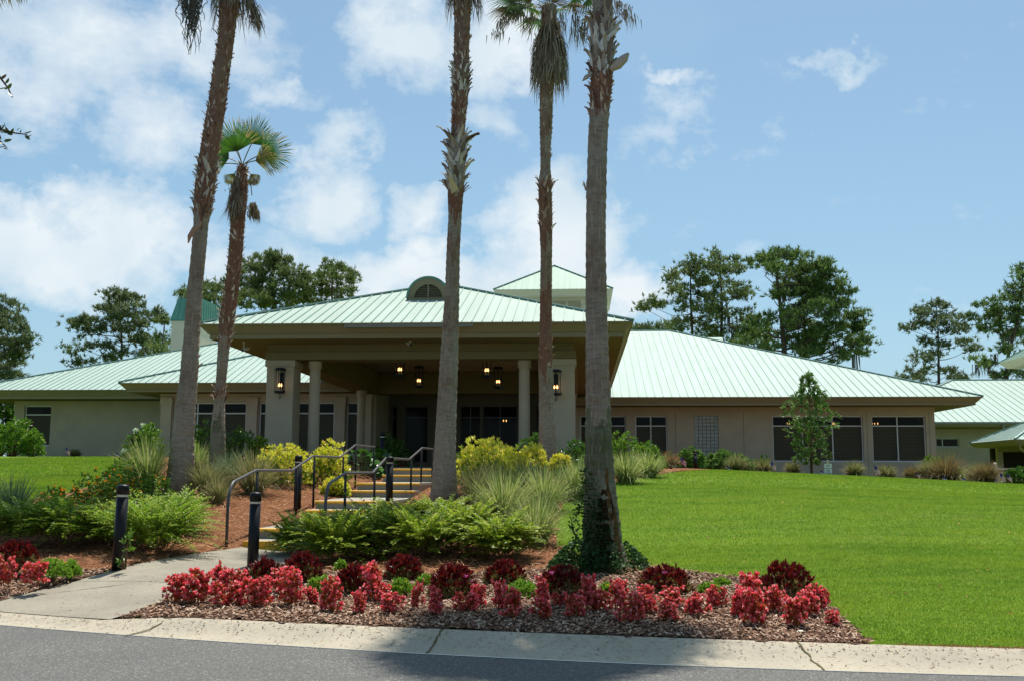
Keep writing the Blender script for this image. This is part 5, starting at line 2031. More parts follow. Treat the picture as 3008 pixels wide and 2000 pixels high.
src = [begonia(s) for s in (1, 2, 3, 4, 5, 6)]
used = [0] * 6
order = sorted(range(len(PINK)), key=lambda i: PINK[i][0])
rows = {}
for i in order:
    u, v, w, h = PINK[i]
    row = 'left bed' if u < 300 else ('front row' if v >= 1784 + (u - 500) * .018 else 'back row')
    rows.setdefault(row, []).append(i)
ORD = ['first', 'second', 'third', 'fourth', 'fifth', 'sixth', 'seventh', 'eighth', 'ninth', 'tenth', 'eleventh', 'twelfth', 'thirteenth', 'fourteenth', 'fifteenth', 'sixteenth',
       'seventeenth', 'eighteenth', 'nineteenth', 'twentieth', 'twenty-first', 'twenty-second', 'twenty-third', 'twenty-fourth', 'twenty-fifth', 'twenty-sixth', 'twenty-seventh', 'twenty-eighth', 'twenty-ninth', 'thirtieth']
for row, ids in rows.items():
    for q, i in enumerate(ids):
        u, v, w, h = PINK[i]
        s = i % 6
        if used[s] == 0:
            e = src[s]
        else:
            e = copy_tree(src[s])
        used[s] += 1
        p = G(u, v)
        k = mpp(p)
        e.location = (p[0], p[1], p[2] + .02)
        e.rotation_euler = (0, 0, R.uniform(0, 6.28))
        e.scale = (w * k * 1.1 * R.uniform(.9, 1.1), w * k * 1.05, h * k * 1.04 * R.uniform(.88, 1.1))
        size = 'large' if w > 78 else ('small' if w < 52 else 'medium')
        shade = ', in the palm shadow' if 1010 < u < 1850 else ''
        tag(e, f'{size} pink begonia clump, {ORD[q]} from left in the {row}{shade}', 'flowers', 'pink begonia clumps')

# ------------------------------------------------------------------ palms
def resample(pts, n):
    P = np.array(pts, float)
    d = np.r_[0, np.cumsum(np.linalg.norm(np.diff(P[:, :3], axis=0), axis=1))]
    t = np.linspace(0, d[-1], n)
    return np.stack([np.interp(t, d, P[:, k]) for k in range(P.shape[1])], 1)


def palm_trunk(e, px, Y, name, mats, zones, seed, zbase, extra=None, boots=(), rough=()):
    """px: list of (u, v, width px) from base up; zones: material index by v; boots: (v_top, v_bot, n, kind, size, flare)"""
    rs = np.random.RandomState(seed)
    pts = []
    for (u, v, w) in px:
        p = atY(u, v, Y)
        pts.append((p[0], p[1], p[2], w * mpp(p) / 2, v))
    pts[0] = (pts[0][0], pts[0][1], zbase - .05, pts[0][3], pts[0][4])
    if extra:
        pts += extra
    S = resample(pts, 240)
    n = 32
    ph = rs.uniform(0, 6.28, 6)
    V = np.zeros((len(S), n, 3))
    for i in range(len(S)):
        a = np.arange(n) / n * 2 * math.pi
        z = S[i, 2]
        r = S[i, 3] * (1 + .025 * np.sin(z * 37 + ph[0]) + .035 * np.sin(3 * a + z * 1.3 + ph[1]) + .02 * np.sin(7 * a + ph[2] + z) + rs.normal(size=n) * .012 + .012 * rs.normal())
        V[i, :, 0] = S[i, 0] + r * np.cos(a)
        V[i, :, 1] = S[i, 1] + r * np.sin(a)
        V[i, :, 2] = z
    idx = np.arange(len(S) * n).reshape(len(S), n)
    F = np.stack([idx[:-1], np.roll(idx[:-1], -1, 1), np.roll(idx[1:], -1, 1), idx[1:]], -1).reshape(-1, 4)
    mi = []
    for i in range(len(S) - 1):
        v = S[i, 4]
        for j in range(n):
            aj = j / n * 2 * math.pi
            w = v + 22 * math.sin(3 * aj + ph[3]) + 14 * math.sin(7 * aj + ph[4]) + 8 * math.sin(13 * aj + ph[5]) + rs.normal() * 7
            m = 0
            for (vt, vb, k) in zones:
                if vt <= w < vb:
                    m = k
            mi.append(m)
    T3 = np.concatenate([F[:, [0, 1, 2]], F[:, [0, 2, 3]]])
    tv, tf, tm = [V.reshape(-1, 3)], [T3], [np.array(mi + mi)]
    nv = len(tv[0])
    mats = list(mats)
    # leaf bases
    acc = {}
    for (vt, vb, nb, m, size, flare) in boots:
        sel = S[(S[:, 4] >= vt) & (S[:, 4] <= vb)]
        if len(sel) < 2:
            continue
        parts = []
        # template: tapered slab, curling outwards at the tip
        T = np.array([(-.5, 0, 0), (.5, 0, 0), (-.36, .5, .10), (.36, .5, .10), (-.20, .85, .24), (.20, .85, .24), (-.30, 1.05, .42), (.10, 1.0, .50),
                      (-.4, 0, -.12), (.4, 0, -.12), (-.28, .5, -.02), (.28, .5, -.02), (-.15, .85, .13), (.15, .85, .13)])
        TF = np.array([(0, 1, 3), (0, 3, 2), (2, 3, 5), (2, 5, 4), (4, 5, 7), (4, 7, 6), (8, 11, 9), (8, 10, 11), (10, 13, 11), (10, 12, 13), (12, 6, 13), (13, 6, 7),
                       (0, 2, 8), (8, 2, 10), (2, 4, 10), (10, 4, 12), (4, 6, 12), (1, 9, 3), (9, 11, 3), (3, 11, 5), (11, 13, 5), (5, 13, 7)])
        t = np.sort(rs.uniform(0, 1, nb))
        ii = (t * (len(sel) - 1)).astype(int)
        a = np.arange(nb) * 2.399 + rs.normal(size=nb) * .2
        out = np.stack([np.cos(a), np.sin(a), np.zeros(nb)], 1)
        P = sel[ii, :3] + out * sel[ii, 3][:, None] * .93
        side = np.stack([-np.sin(a), np.cos(a), np.zeros(nb)], 1)
        ln = size * rs.uniform(.6, 1.35, nb)
        fl = flare * rs.uniform(.3, 1.5, nb)
        Yd = np.array([0, 0, 1.]) + out * fl[:, None] + side * (rs.choice([-1, 1], nb) * rs.uniform(.15, .75, nb))[:, None]
        Yd /= np.linalg.norm(Yd, axis=1, keepdims=True)
        Z = out - Yd * np.sum(out * Yd, 1)[:, None]
        Z /= np.linalg.norm(Z, axis=1, keepdims=True)
        X = np.cross(Yd, Z)
        Fr = np.stack([X, Yd, Z], 2)
        S3 = np.stack([ln * rs.uniform(.30, .5, nb), ln, ln * rs.uniform(.4, .9, nb)], 1)
        Vb, Fb = inst(T, TF, P, Fr, S3)
        acc.setdefault(m, []).append((Vb, Fb))
    for m, ps in acc.items():
        Vb, Fb = cat_arr(ps)
        mats.append(M[m])
        tv.append(Vb)
        tf.append(Fb + nv)
        tm.append(np.full(len(Fb), len(mats) - 1))
        nv += len(Vb)
    me_o = make('trunk', np.concatenate(tv) - np.array(e.location), np.concatenate(tf), mats, e, np.concatenate(tm))
    sm = np.zeros(len(me_o.data.polygons), bool)
    sm[:len(T3)] = True
    me_o.data.polygons.foreach_set('use_smooth', sm)
    return S


def fan(loc, axis, petl, rl, seed, droop=.5, green=True, nseg=34, span=2.3, dead=False, side0=None):
    """fan leaf: returns (V,F,matidx) relative to loc. axis = direction of the petiole"""
    rs = np.random.RandomState(seed)
    ax = np.array(axis, float)
    ax /= np.linalg.norm(ax)
    up = np.array([0, 0, 1.])
    side = np.cross(ax, up)
    if np.linalg.norm(side) < .1:
        side = np.array([1., 0, 0])
    side /= np.linalg.norm(side)
    if side0 is not None:
        side = np.array(side0, float)
        side = side - ax * (side @ ax)
        side /= np.linalg.norm(side)
    nrm = np.cross(side, ax)
    V, F, MI = [], [], []
    # petiole curve
    P = [np.zeros(3)]
    d = ax * .8 + up * .35
    for i in range(6):
        P.append(P[-1] + d / np.linalg.norm(d) * petl / 6)
        d = d * .8 + ax * .3 - up * .06
    w = .014
    for p in P:
        V += [p - side * w, p + side * w, p + nrm * w]
    for i in range(6):
        a = i * 3
        for (q, r_) in ((0, 1), (1, 2), (2, 0)):
            F.append((a + q, a + r_, a + 3 + r_))
            F.append((a + q, a + 3 + r_, a + 3 + q))
            MI += [2, 2]
    hub = P[-1]
    d0 = P[-1] - P[-2]
    d0 /= np.linalg.norm(d0)
    side = np.cross(d0, up) if side0 is None else np.array(side0, float) - d0 * (np.array(side0, float) @ d0)
    side /= np.linalg.norm(side) + 1e-9
    nrm = np.cross(side, d0)
    for k in range(nseg):
        t = (k / (nseg - 1) - .5) * 2
        a = t * span
        dr = d0 * math.cos(a) + side * math.sin(a) + nrm * (.18 * math.cos(a * 1.3))
        dr /= np.linalg.norm(dr)
        ln = rl * (1 - .22 * abs(t)) * rs.uniform(.9, 1.06)
        sd = np.cross(dr, nrm)
        sd /= np.linalg.norm(sd) + 1e-9
        pos = hub.copy()
        ws = [.012, span * 2 / nseg * rl * .33, span * 2 / nseg * rl * .36, .020, .004]
        ts = [0, .35, .58, .82, 1.0]
        base_i = len(V)
        prev = 0
        dd = dr.copy()
        for q, (tt_, ww) in enumerate(zip(ts, ws)):
            pos = pos + dd * ln * (tt_ - prev)
            prev = tt_
            V += [pos - sd * ww * .55, pos + sd * ww * .55]
            if q >= 2:
                dd = dd - up * droop * (.35 + .5 * rs.uniform()) + rs.normal(size=3) * .06
                dd /= np.linalg.norm(dd)
        for q in range(4):
            a_ = base_i + q * 2
            mm = 0 if q < 2 else (0 if (q == 2 and rs.uniform() < .6) else 1)
            F += [(a_, a_ + 1, a_ + 3), (a_, a_ + 3, a_ + 2)]
            MI += [mm, mm]
    return np.array(V), np.array(F), MI


def skirt(e, c, r0, r1, z_top, z_bot, n, seed, m='dead_frond', wid=.035):
    """thatch of hanging dead fronds"""
    rs = np.random.RandomState(seed)
    a = rs.uniform(0, 2 * math.pi, n)
    segs = 5
    V = np.zeros((n, 2 * segs + 1, 3))
    zs = rs.uniform(.45, 1, n)
    ln = (z_top - z_bot) * rs.uniform(.35, .75, n)
    z0 = z_bot + (z_top - z_bot) * zs
    out = np.stack([np.cos(a), np.sin(a), np.zeros(n)], 1)
    side = np.stack([-np.sin(a), np.cos(a), np.zeros(n)], 1)
    jag = rs.normal(size=n) * .12
    for s_ in range(segs + 1):
        t = s_ / segs
        bulge = r0 + (r1 - r0) * np.sin(np.clip(t * 1.7 + (1 - zs) * .5, 0, 1.7)) * rs.uniform(.75, 1.1, n)
        pos = np.array(c)[None] + out * bulge[:, None] + side * (jag * t)[:, None]
        pos[:, 2] = z0 - ln * t
        w = wid * (1 - t * .8)
        if s_ < segs:
            V[:, 2 * s_] = pos - side * w / 2
            V[:, 2 * s_ + 1] = pos + side * w / 2
        else:
            V[:, 2 * segs] = pos
    F = []
    for s_ in range(segs - 1):
        a_ = 2 * s_
        F += [(a_, a_ + 1, a_ + 3), (a_, a_ + 3, a_ + 2)]
    F.append((2 * segs - 2, 2 * segs - 1, 2 * segs))
    F = np.array(F)[None] + (np.arange(n) * (2 * segs + 1))[:, None, None]
    make('dead_frond_skirt', V.reshape(-1, 3) - np.array(e.location), F.reshape(-1, 3), M[m], e)


def crown(e, c, nfr, rl, petl, seed, low=-.7, high=1.3, droop=.5, brown=.3):
    rs = np.random.RandomState(seed)
    for q in range(nfr):
        a = q * 2.399 + rs.normal() * .2
        el_ = low + (high - low) * (q + .5) / nfr
        ax = (math.cos(a) * math.cos(el_), math.sin(a) * math.cos(el_), math.sin(el_))
        V, F, MI = fan(c, ax, petl * rs.uniform(.8, 1.15), rl * rs.uniform(.85, 1.1), seed * 100 + q, droop)
        dead = el_ < low + (high - low) * brown
        make('frond', V + np.array(c) - np.array(e.location), F, [M['dead_frond'] if dead else M['fan_leaf'], M['dead_frond'] if dead else M['fan_tip'], M['petiole']], e, MI)


# A: tall leaning palm on the left
pA = atY(527, 1448, 22.0)
zA = float(H(pA[0], 22.0))
eA = empty('tall_palm', (pA[0], 22, zA), 'tall leaning palm on the left with rough upper trunk and smooth grey base', 'palm tree')
tA = atY(668, 0, 22)
SA = palm_trunk(eA, [(527, 1450, 92), (531, 1380, 76), (537, 1290, 64), (545, 1200, 58), (556, 1100, 52), (563, 1000, 46), (571, 860, 44), (583, 740, 42), (590, 660, 42), (597, 600, 54), (603, 540, 56),
                     (613, 460, 52), (628, 370, 52), (640, 290, 50), (648, 220, 48), (660, 140, 46), (668, 60, 50), (672, 0, 60)], 22.0, 'trunk',
                [M['palm_grey'], M['palm_brown']], [(0, 640, 1)], 1, zA, [(tA[0] + .12, 22, tA[2] + .7, .26, -60)],
                [(-60, 470, 420, 'boot_brown', .125, .06), (470, 640, 110, 'boot_grey', .21, .13), (30, 470, 22, 'boot_grey', .17, .45), (1010, 1090, 8, 'boot_brown', .14, .2)])
topA = (tA[0] + .12, 22.0, tA[2] + .9)
skirt(eA, topA, .22, .48, topA[2] + .5, topA[2] - 1.35, 420, 3)
crown(eA, (topA[0], topA[1], topA[2] + .5), 26, 1.0, .95, 11)
mb = MB()
b0 = atY(588, 655, 21.75)
b1 = atY(553, 715, 21.65)
mb.tube([b0, atY(572, 672, 21.6), atY(557, 695, 21.6), b1], [.05, .06, .05, .012], 6)
off = np.array(eA.location)
mb.v = [v - off for v in mb.v]
mb.obj('hanging_leaf_base', M['boot_brown'], eA)
# dead frond hanging at the right of crown A
def dead_hang(e, top, bot, n, seed, wd=.02, spr=.10):
    rs = np.random.RandomState(seed)
    mbv = []
    top, bot = np.array(top, float), np.array(bot, float)
    n_ = n
    t0 = rs.uniform(0, .6, n_)
    P = top + (bot - top) * t0[:, None] + rs.normal(size=(n_, 3)) * np.array([spr, spr, .05]) * (.4 + t0)[:, None]
    D = (bot - top) / np.linalg.norm(bot - top) + rs.normal(size=(n_, 3)) * .16
    S = np.stack([np.full(n_, wd), np.linalg.norm(bot - top) * rs.uniform(.3, .5, n_), np.ones(n_)], 1)
    V, F = inst(NEEDLE[0], NEEDLE[1], P, frames(D, rs), S)
    make('hanging_dead_frond', V - np.array(e.location), F, M['dead_frond'], e)


dead_hang(eA, atY(738, -10, 21.8), atY(762, 110, 21.8), 190, 4, .026, .09)

# C: middle palm
pC = atY(1304, 1480, 22.0)
zC = float(H(pC[0], 22.0))
eC = empty('tall_palm', (pC[0], 22, zC), 'tall straight palm in the middle with a frayed ring of leaf bases halfway up', 'palm tree')
tC = atY(1358, 0, 22)
SC_ = palm_trunk(eC, [(1303, 1485, 92), (1304, 1420, 76), (1306, 1350, 66), (1310, 1260, 60), (1315, 1150, 56), (1320, 1040, 52), (1324, 940, 46), (1328, 850, 42), (1331, 740, 39), (1337, 640, 39), (1339, 570, 46), (1342, 500, 52),
                      (1343, 430, 46), (1346, 370, 40), (1350, 310, 44), (1354, 240, 48), (1355, 150, 44), (1358, 70, 46), (1360, 0, 54)], 22.0, 'trunk',
                 [M['palm_grey'], M['palm_brown'], M['palm_mix']], [(0, 400, 1), (560, 640, 1), (900, 1000, 2), (700, 760, 2)], 2, zC, [(tC[0] + .03, 22, tC[2] + .8, .26, -60)],
                 [(-60, 200, 230, 'boot_brown', .13, .07), (195, 290, 80, 'boot_grey', .20, .07), (285, 370, 90, 'boot_brown', .13, .05), (400, 565, 110, 'boot_grey', .25, .28), (395, 425, 6, 'boot_grey', .34, .9), (540, 572, 8, 'boot_grey', .34, .8), (930, 960, 6, 'boot_brown', .1, .1)])
topC = (tC[0] + .03, 22.0, tC[2] + 1.0)
skirt(eC, topC, .2, .42, topC[2] + .4, topC[2] - 1.35, 380, 5)
crown(eC, (topC[0], topC[1], topC[2] + .5), 26, 1.0, .95, 12)

# E: big mossy palm on the right
pE = atY(1775, 1665, 14.2)
zE = float(H(pE[0], 14.2))
eE = empty('tall_palm', (pE[0], 14.2, zE), 'thick palm nearest the kerb with mossy hollowed base and ivy', 'palm tree')
tE = atY(1770, 0, 14.2)
SE = palm_trunk(eE, [(1782, 1678, 165), (1776, 1640, 132), (1770, 1580, 116), (1766, 1500, 104), (1762, 1420, 92), (1758, 1300, 80), (1756, 1180, 72), (1754, 1040, 67), (1752, 880, 63), (1751, 700, 58), (1752, 560, 58),
                     (1756, 400, 57), (1760, 330, 58), (1765, 270, 60), (1768, 180, 66), (1770, 100, 62), (1770, 0, 56)], 14.2, 'trunk',
                [M['palm_grey'], M['palm_moss'], M['palm_brown']], [(1230, 1700, 1), (215, 330, 2)], 3, zE, [(tE[0] + .02, 14.2, tE[2] + 1.5, .20, -60)],
                [(-60, 60, 60, 'boot_grey', .19, .06), (60, 235, 110, 'boot_grey', .22, .10), (225, 340, 80, 'boot_brown', .15, .04), (330, 420, 14, 'boot_grey', .08, .04)])
off = np.array(eE.location)
for P_, r_ in (([atY(1795, 205, 14.05), atY(1815, 190, 14.0), atY(1835, 172, 13.95), atY(1846, 158, 13.9)], [.04, .075, .06, .02]),
               ([atY(1738, 215, 14.1), atY(1722, 228, 14.05), atY(1712, 238, 14.0)], [.02, .035, .01]),
               ([atY(1722, 560, 14.2), atY(1714, 535, 14.15), atY(1712, 548, 14.1)], [.02, .012, .004])):
    mb = MB()
    mb.tube([p - off for p in P_], r_, 6)
    mb.obj('broken_leaf_base', M['boot_grey'], eE)
topE = (tE[0] + .02, 14.2, tE[2] + 1.6)
crown(eE, (topE[0], topE[1], topE[2] + .2), 38, 1.0, .95, 13, -.35)
crown(eE, (topE[0], topE[1], topE[2] + .25), 16, .95, .4, 19, -.1, 1.2)  # second unseen crown, added to close the gap in the palm's cast shadow
skirt(eE, topE, .2, .36, topE[2] + .2, topE[2] - .9, 260, 6)
# near-black patches paint the hollow's shade on the trunk; orange strips are rotten wood
mb = MB()
rs_ = np.random.RandomState(8)
for (ca, z0_, z1_, wA, mi) in ((-1.25, .10, 1.10, .50, 0), (-1.12, .60, 1.35, .13, 1), (-.80, .15, .85, .16, 1), (-1.6, .2, .95, .28, 0)):
    n = 14
    V = []
    for q in range(n):
        t = q / (n - 1)
        z = z0_ + (z1_ - z0_) * t
        sc = SE[np.argmin(abs(SE[:, 2] - zE - z))]
        ww = wA * math.sin(math.pi * (t * .9 + .05)) ** .6 * rs_.uniform(.75, 1.25)
        for s_ in (-1, 0, 1):
            a = ca + ww * s_ + rs_.normal() * .02
            rr = sc[3] * (1.035 if s_ else 1.05) + rs_.normal() * .004 + (.004 if mi else 0)
            V.append((sc[0] + rr * math.cos(a), sc[1] + rr * math.sin(a), sc[2]))
    F = []
    for q in range(n - 1):
        for s_ in (0, 1):
            F.append((q * 3 + s_, q * 3 + s_ + 1, q * 3 + s_ + 4, q * 3 + s_ + 3))
    mb.add(V, F, mi)
mb.v = [v - off for v in mb.v]
mb.obj('rot_and_hollow_shade', [mat('hollow_shade', (.016, .012, .008), .95, .05, noise=(9, .6, (.05, .025, .01))), mat('rotten_wood', (.17, .085, .03), .9, .1, noise=(9, .95, (.045, .035, .015)), bump=(20, .8, .02))], eE, True)
# ivy
rs_ = np.random.RandomState(12)
parts = []
n = 2600
a = rs_.uniform(0, 2 * math.pi, n)
hz = rs_.beta(1, 2.2, n) * .42
rr = .36 + .26 * np.sqrt(rs_.uniform(0, 1, n)) * (1 - hz / .5)
rr = np.minimum(rr, .20 + (.48 - hz) * .95)
P = np.stack([pE[0] - .07 + rr * np.cos(a) * 1.15, 14.2 + rr * np.sin(a) - .05, zE + hz], 1)
keep = ~((a > 5.2) & (a < 6.28)) | (rs_.uniform(size=n) < .35)
P = P[keep]
n = len(P)
D = np.stack([np.cos(a[keep]), np.sin(a[keep]), rs_.normal(size=n) * .5 - .2], 1)
parts.append(inst(LEAF[0], LEAF[1], P, frames(D, rs_), np.stack([np.full(n, .045), rs_.uniform(.035, .07, n), np.full(n, .05)], 1)))
# climbing on the trunk's left and front
n = 1500
z = rs_.beta(1, 2.0, n) * 1.45
a = math.pi + .95 + rs_.normal(size=n) * .38 + .25 * np.sin(z * 3)
ii = np.array([np.argmin(abs(SE[:, 2] - zE - q)) for q in z])
rr = SE[ii, 3] * 1.05 + rs_.uniform(0, .05, n)
P = np.stack([SE[ii, 0] + rr * np.cos(a), SE[ii, 1] + rr * np.sin(a), SE[ii, 2]], 1)
D = np.stack([np.cos(a), np.sin(a), rs_.normal(size=n) * .5 - .3], 1)
parts.append(inst(LEAF[0], LEAF[1], P, frames(D, rs_), np.stack([np.full(n, .035), rs_.uniform(.03, .05, n), np.full(n, .04)], 1)))
# free strand left of trunk
n = 160
t = rs_.uniform(0, 1, n)
P0 = np.array([atY(1700 - 6 * math.sin(q * 5) - 10 * math.sin(q * math.pi), 1590 - q * 120, 14.0) for q in t]) + rs_.normal(size=(n, 3)) * .025
parts.append(inst(LEAF[0], LEAF[1], P0, frames(rand_dirs(n, 0, rs_), rs_), np.stack([np.full(n, .035), rs_.uniform(.03, .05, n), np.full(n, .04)], 1)))
V, F = cat_arr(parts)
tag(make('ivy', V, F, M['ivy']), 'dark green ivy skirting and climbing the mossy palm base', 'ivy')

# D: slim palm with skirt
pD = atY(1606, 1380, 29.0)
zD = float(H(pD[0], 29.0))
eD = empty('tall_palm', (pD[0], 29, zD), 'slim palm with a visible skirt of dead fronds, second from right', 'palm tree')
SD = palm_trunk(eD, [(1610, 1392, 66), (1608, 1330, 55), (1606, 1230, 47), (1604, 1120, 42), (1603, 1080, 42), (1604, 980, 37), (1604, 860, 34), (1604, 740, 34), (1603, 660, 38), (1602, 590, 39), (1602, 530, 38), (1603, 500, 30), (1603, 440, 30), (1604, 380, 36), (1604, 290, 38), (1607, 230, 42), (1612, 100, 46), (1614, 20, 44)], 29.0, 'trunk',
                [M['palm_grey'], M['palm_brown'], M['palm_mix']], [(0, 450, 2), (535, 720, 1), (850, 1090, 1), (720, 850, 2)], 4, zD, None,
                [(225, 470, 200, 'boot_brown', .12, .04), (535, 690, 80, 'boot_brown', .18, .10), (530, 560, 5, 'boot_grey', .32, .5), (980, 1090, 26, 'boot_brown', .14, .06), (0, 230, 60, 'boot_grey', .22, .1)])
tD = atY(1614, 20, 29)
bD = atY(1612, 262, 29)
skirt(eD, (tD[0], 29, 0), .22, .56, tD[2] - .55, bD[2], 620, 7, wid=.05)
rs_ = np.random.RandomState(3)
fd = [((-1.0, -.2, .05), 1.1, .95, 0), ((-.9, -.5, -.35), 1.0, .9, 0), ((.9, -.3, .0), 1.25, .95, 0), ((.75, -.7, -.4), 1.0, .85, 1), ((-.7, .6, .3), 1.0, 1., 0), ((.6, .7, .4), 1.1, 1., 0), ((0, .2, 1), 1, 1, 0), ((-.4, -.6, .8), 1, 1, 0),
      ((.5, -.5, .9), 1, 1, 0), ((1.0, .3, .5), 1, 1, 0), ((-1, .4, .6), 1, 1, 0), ((-.8, -.1, -.15), 1.25, .75, 1), ((.95, .1, -.25), 1.3, .8, 1), ((-.3, .9, 0), 1, 1, 0), ((.2, -.9, -.3), .8, .8, 1), ((-.5, -.8, -.1), .9, .8, 1)]
for q, (ax, pl, rl, dead) in enumerate(fd):
    V, F, MI = fan(None, ax, pl, rl, 700 + q, .75)
    make('frond', V + np.array([tD[0], 29, tD[2] - .1]) - np.array(eD.location), F,
         [M['dead_frond'] if dead else M['fan_leaf'], M['dead_frond'] if dead else M['fan_tip'], M['petiole']], eD, MI)
for (u0, v0, u1, v1, sd) in ((1560, 30, 1545, 120, 1), (1500, 20, 1470, 95, 2), (1690, 30, 1690, 175, 3), (1655, 30, 1650, 120, 4), (1715, 60, 1722, 150, 5), (1590, 60, 1580, 200, 6), (1625, 70, 1625, 200, 7), (1470, 60, 1462, 130, 8), (1530, 5, 1512, 80, 9), (1840, 10, 1850, 100, 10), (1810, 0, 1832, 70, 11)):
    dead_hang(eD, atY(u0, v0, 28.8), atY(u1, v1, 28.8), 60, 20 + sd, .03, .13)

# B: small fan palm on the left
pB = atY(640, 1345, 26.0)
zB = float(H(pB[0], 26.0))
eB = empty('fan_palm', (pB[0], 26, zB), 'shorter fan palm with a green crown beside the tall leaning palm', 'palm tree')
SB = palm_trunk(eB, [(636, 1400, 52), (639, 1330, 48), (641, 1250, 40), (646, 1170, 30), (651, 1100, 30), (657, 1020, 34), (664, 950, 42), (672, 900, 44), (684, 820, 40), (693, 740, 40), (698, 670, 40), (704, 600, 42), (709, 540, 36), (712, 490, 26)], 26.0, 'trunk',
                [M['palm_grey'], M['palm_brown'], M['palm_moss']], [(400, 1000, 1), (1240, 1450, 2)], 5, zB, None,
                [(490, 650, 170, 'boot_brown', .13, .15), (650, 960, 260, 'boot_brown', .13, .12), (900, 1010, 30, 'boot_grey', .18, .25), (1140, 1180, 26, 'boot_brown', .16, .5)])
cB = atY(712, 488, 26)
FB = [((.30, .25, 1.0), .78, .86, .10, (.94, .2, -.30), 0, 1.3), ((-.22, -.40, .80), .45, 1.0, .16, (1, 0, .25), 0, 1.35), ((1.0, -.2, .36), .72, .88, .22, (-.30, -.25, 1), 0, 1.2),
      ((1.0, -.45, .05), .52, .80, .50, (.1, -.55, .85), 1, .9), ((-.9, .2, .42), .55, .80, .3, (.35, -.2, 1), 0, 1.2), ((-.55, .5, .85), .85, .75, .2, (.8, .2, .6), 0, 1.1),
      ((-.95, .2, -.02), 1.0, .5, .5, (.1, -.3, 1), 0, 1.0), ((-.45, -.2, -.7), .35, .38, .6, (.8, .1, -.3), 1, .9), ((.5, -.2, -.6), .45, .38, .6, (.7, .1, .5), 1, .9)]
for q, (ax, pl, rl, dr, sd0, dry, sp) in enumerate(FB):
    V, F, MI = fan(None, ax, pl * .9, rl, 800 + q, dr, nseg=40, span=sp, side0=sd0)
    make('frond', V + cB - np.array(eB.location), F, [M['fan_tip'] if dry else M['fan_leaf'], M['fan_tip'], M['petiole']], eB, MI)
for (u0, v0, u1, v1, n, sd) in ((698, 500, 684, 665, 420, 1), (742, 575, 750, 655, 260, 2), (740, 500, 746, 548, 60, 3), (686, 520, 684, 555, 50, 4)):
    dead_hang(eB, atY(u0, v0 + 20, 25.8), atY(u1, v1, 25.8), n, 60 + sd, .032, .085)
mb = MB()
mb.tube([atY(712, 500, 26), atY(735, 520, 25.9), atY(740, 575, 25.85)], .012, 5)
mb.v = [v - np.array(eB.location) for v in mb.v]
mb.obj('petiole', M['petiole'], eB)

# spanish moss and leafy twigs at the top left
def moss(u, v0, v1, w, Y, n, label, seed):
    rs = np.random.RandomState(seed)
    mb = MB()
    for q in range(n):
        uu = u + rs.normal() * w
        t = rs.uniform(.1, 1) ** 1.4
        vv = v0 + (v1 - v0) * t * (1 - min(.8, abs(uu - u) / w * .35))
        st = v0 + rs.uniform(-20, max(1, (vv - v0)) * .6)
        k = 9
        P = []
        cu = uu
        for i in range(k):
            P.append(atY(cu, st + (vv - st) * i / (k - 1), Y + rs.normal() * .03))
            cu += rs.normal() * 5 + (u - cu) * .05
        mb.tube(P, [.010] * (k - 1) + [.003], 3, cap=False)
    o = mb.obj('spanish_moss', M['moss'])
    tag(o, label, 'moss')


moss(562, -40, 175, 20, 20.5, 190, 'grey spanish moss hanging left of the leaning palm top', 4)


def twig(pts, Y, n, m, label, seed, ls=.06):
    rs = np.random.RandomState(seed)
    P = np.array([atY(u, v, Y) for u, v in pts])
    e = empty('tree_branch', P[0], label, 'branch')
    mb = MB()
    mb.tube(P - P[0], np.linspace(.012, .004, len(P)), 5)
    mb.obj('twig', M['bark'], e)
    Q = resample(P, n)
    Q = Q + rs.normal(size=Q.shape) * ls * .25
    D = rand_dirs(n, .2, rs) + np.array([.5, 0, 0])
    V, F = inst(LEAF6[0], LEAF6[1], Q - P[0], frames(D, rs), np.stack([np.full(n, ls * .52), rs.uniform(.7, 1.2, n) * ls, np.full(n, ls * .5)], 1))
    make('leaves', V, F, m, e)


twig([(-160, 330), (-60, 362), (0, 380), (45, 392), (80, 396)], 7.0, 46, M['oak_leaf'], 'leafy green twig at the left photo edge, lower of two', 1, .055)
twig([(-120, 440), (-50, 405), (0, 415), (20, 435)], 7.0, 22, M['oak_leaf'], 'short green twig just below the lower leafy twig', 6, .055)
twig([(-120, 120), (-50, 170), (0, 228), (25, 262), (35, 285)], 7.0, 24, M['oak_leaf'], 'reddish leafy twig at the left photo edge, upper of two', 2, .055)
# palm frond tips in the very corner, from a palm off frame
rs_ = np.random.RandomState(9)
e = empty('palm_frond', atY(20, -40, 8.0), 'green frond tips hanging into the top left corner', 'palm frond')
n = 60
uu = rs_.uniform(-30, 85, n)
P = np.array([atY(q, -40 + rs_.uniform(-10, 25), 8.0) for q in uu])
D = np.array([_r * rs_.uniform(-.2, .6) - np.array([0, 0, 1]) for _ in range(n)])
V, F = inst(NEEDLE[0], NEEDLE[1], P, frames(D, rs_), np.stack([np.full(n, .02), rs_.uniform(.1, .2, n), np.ones(n)], 1))
make('leaf_tips', V - np.array(e.location), F, [M['fan_tip']], e)

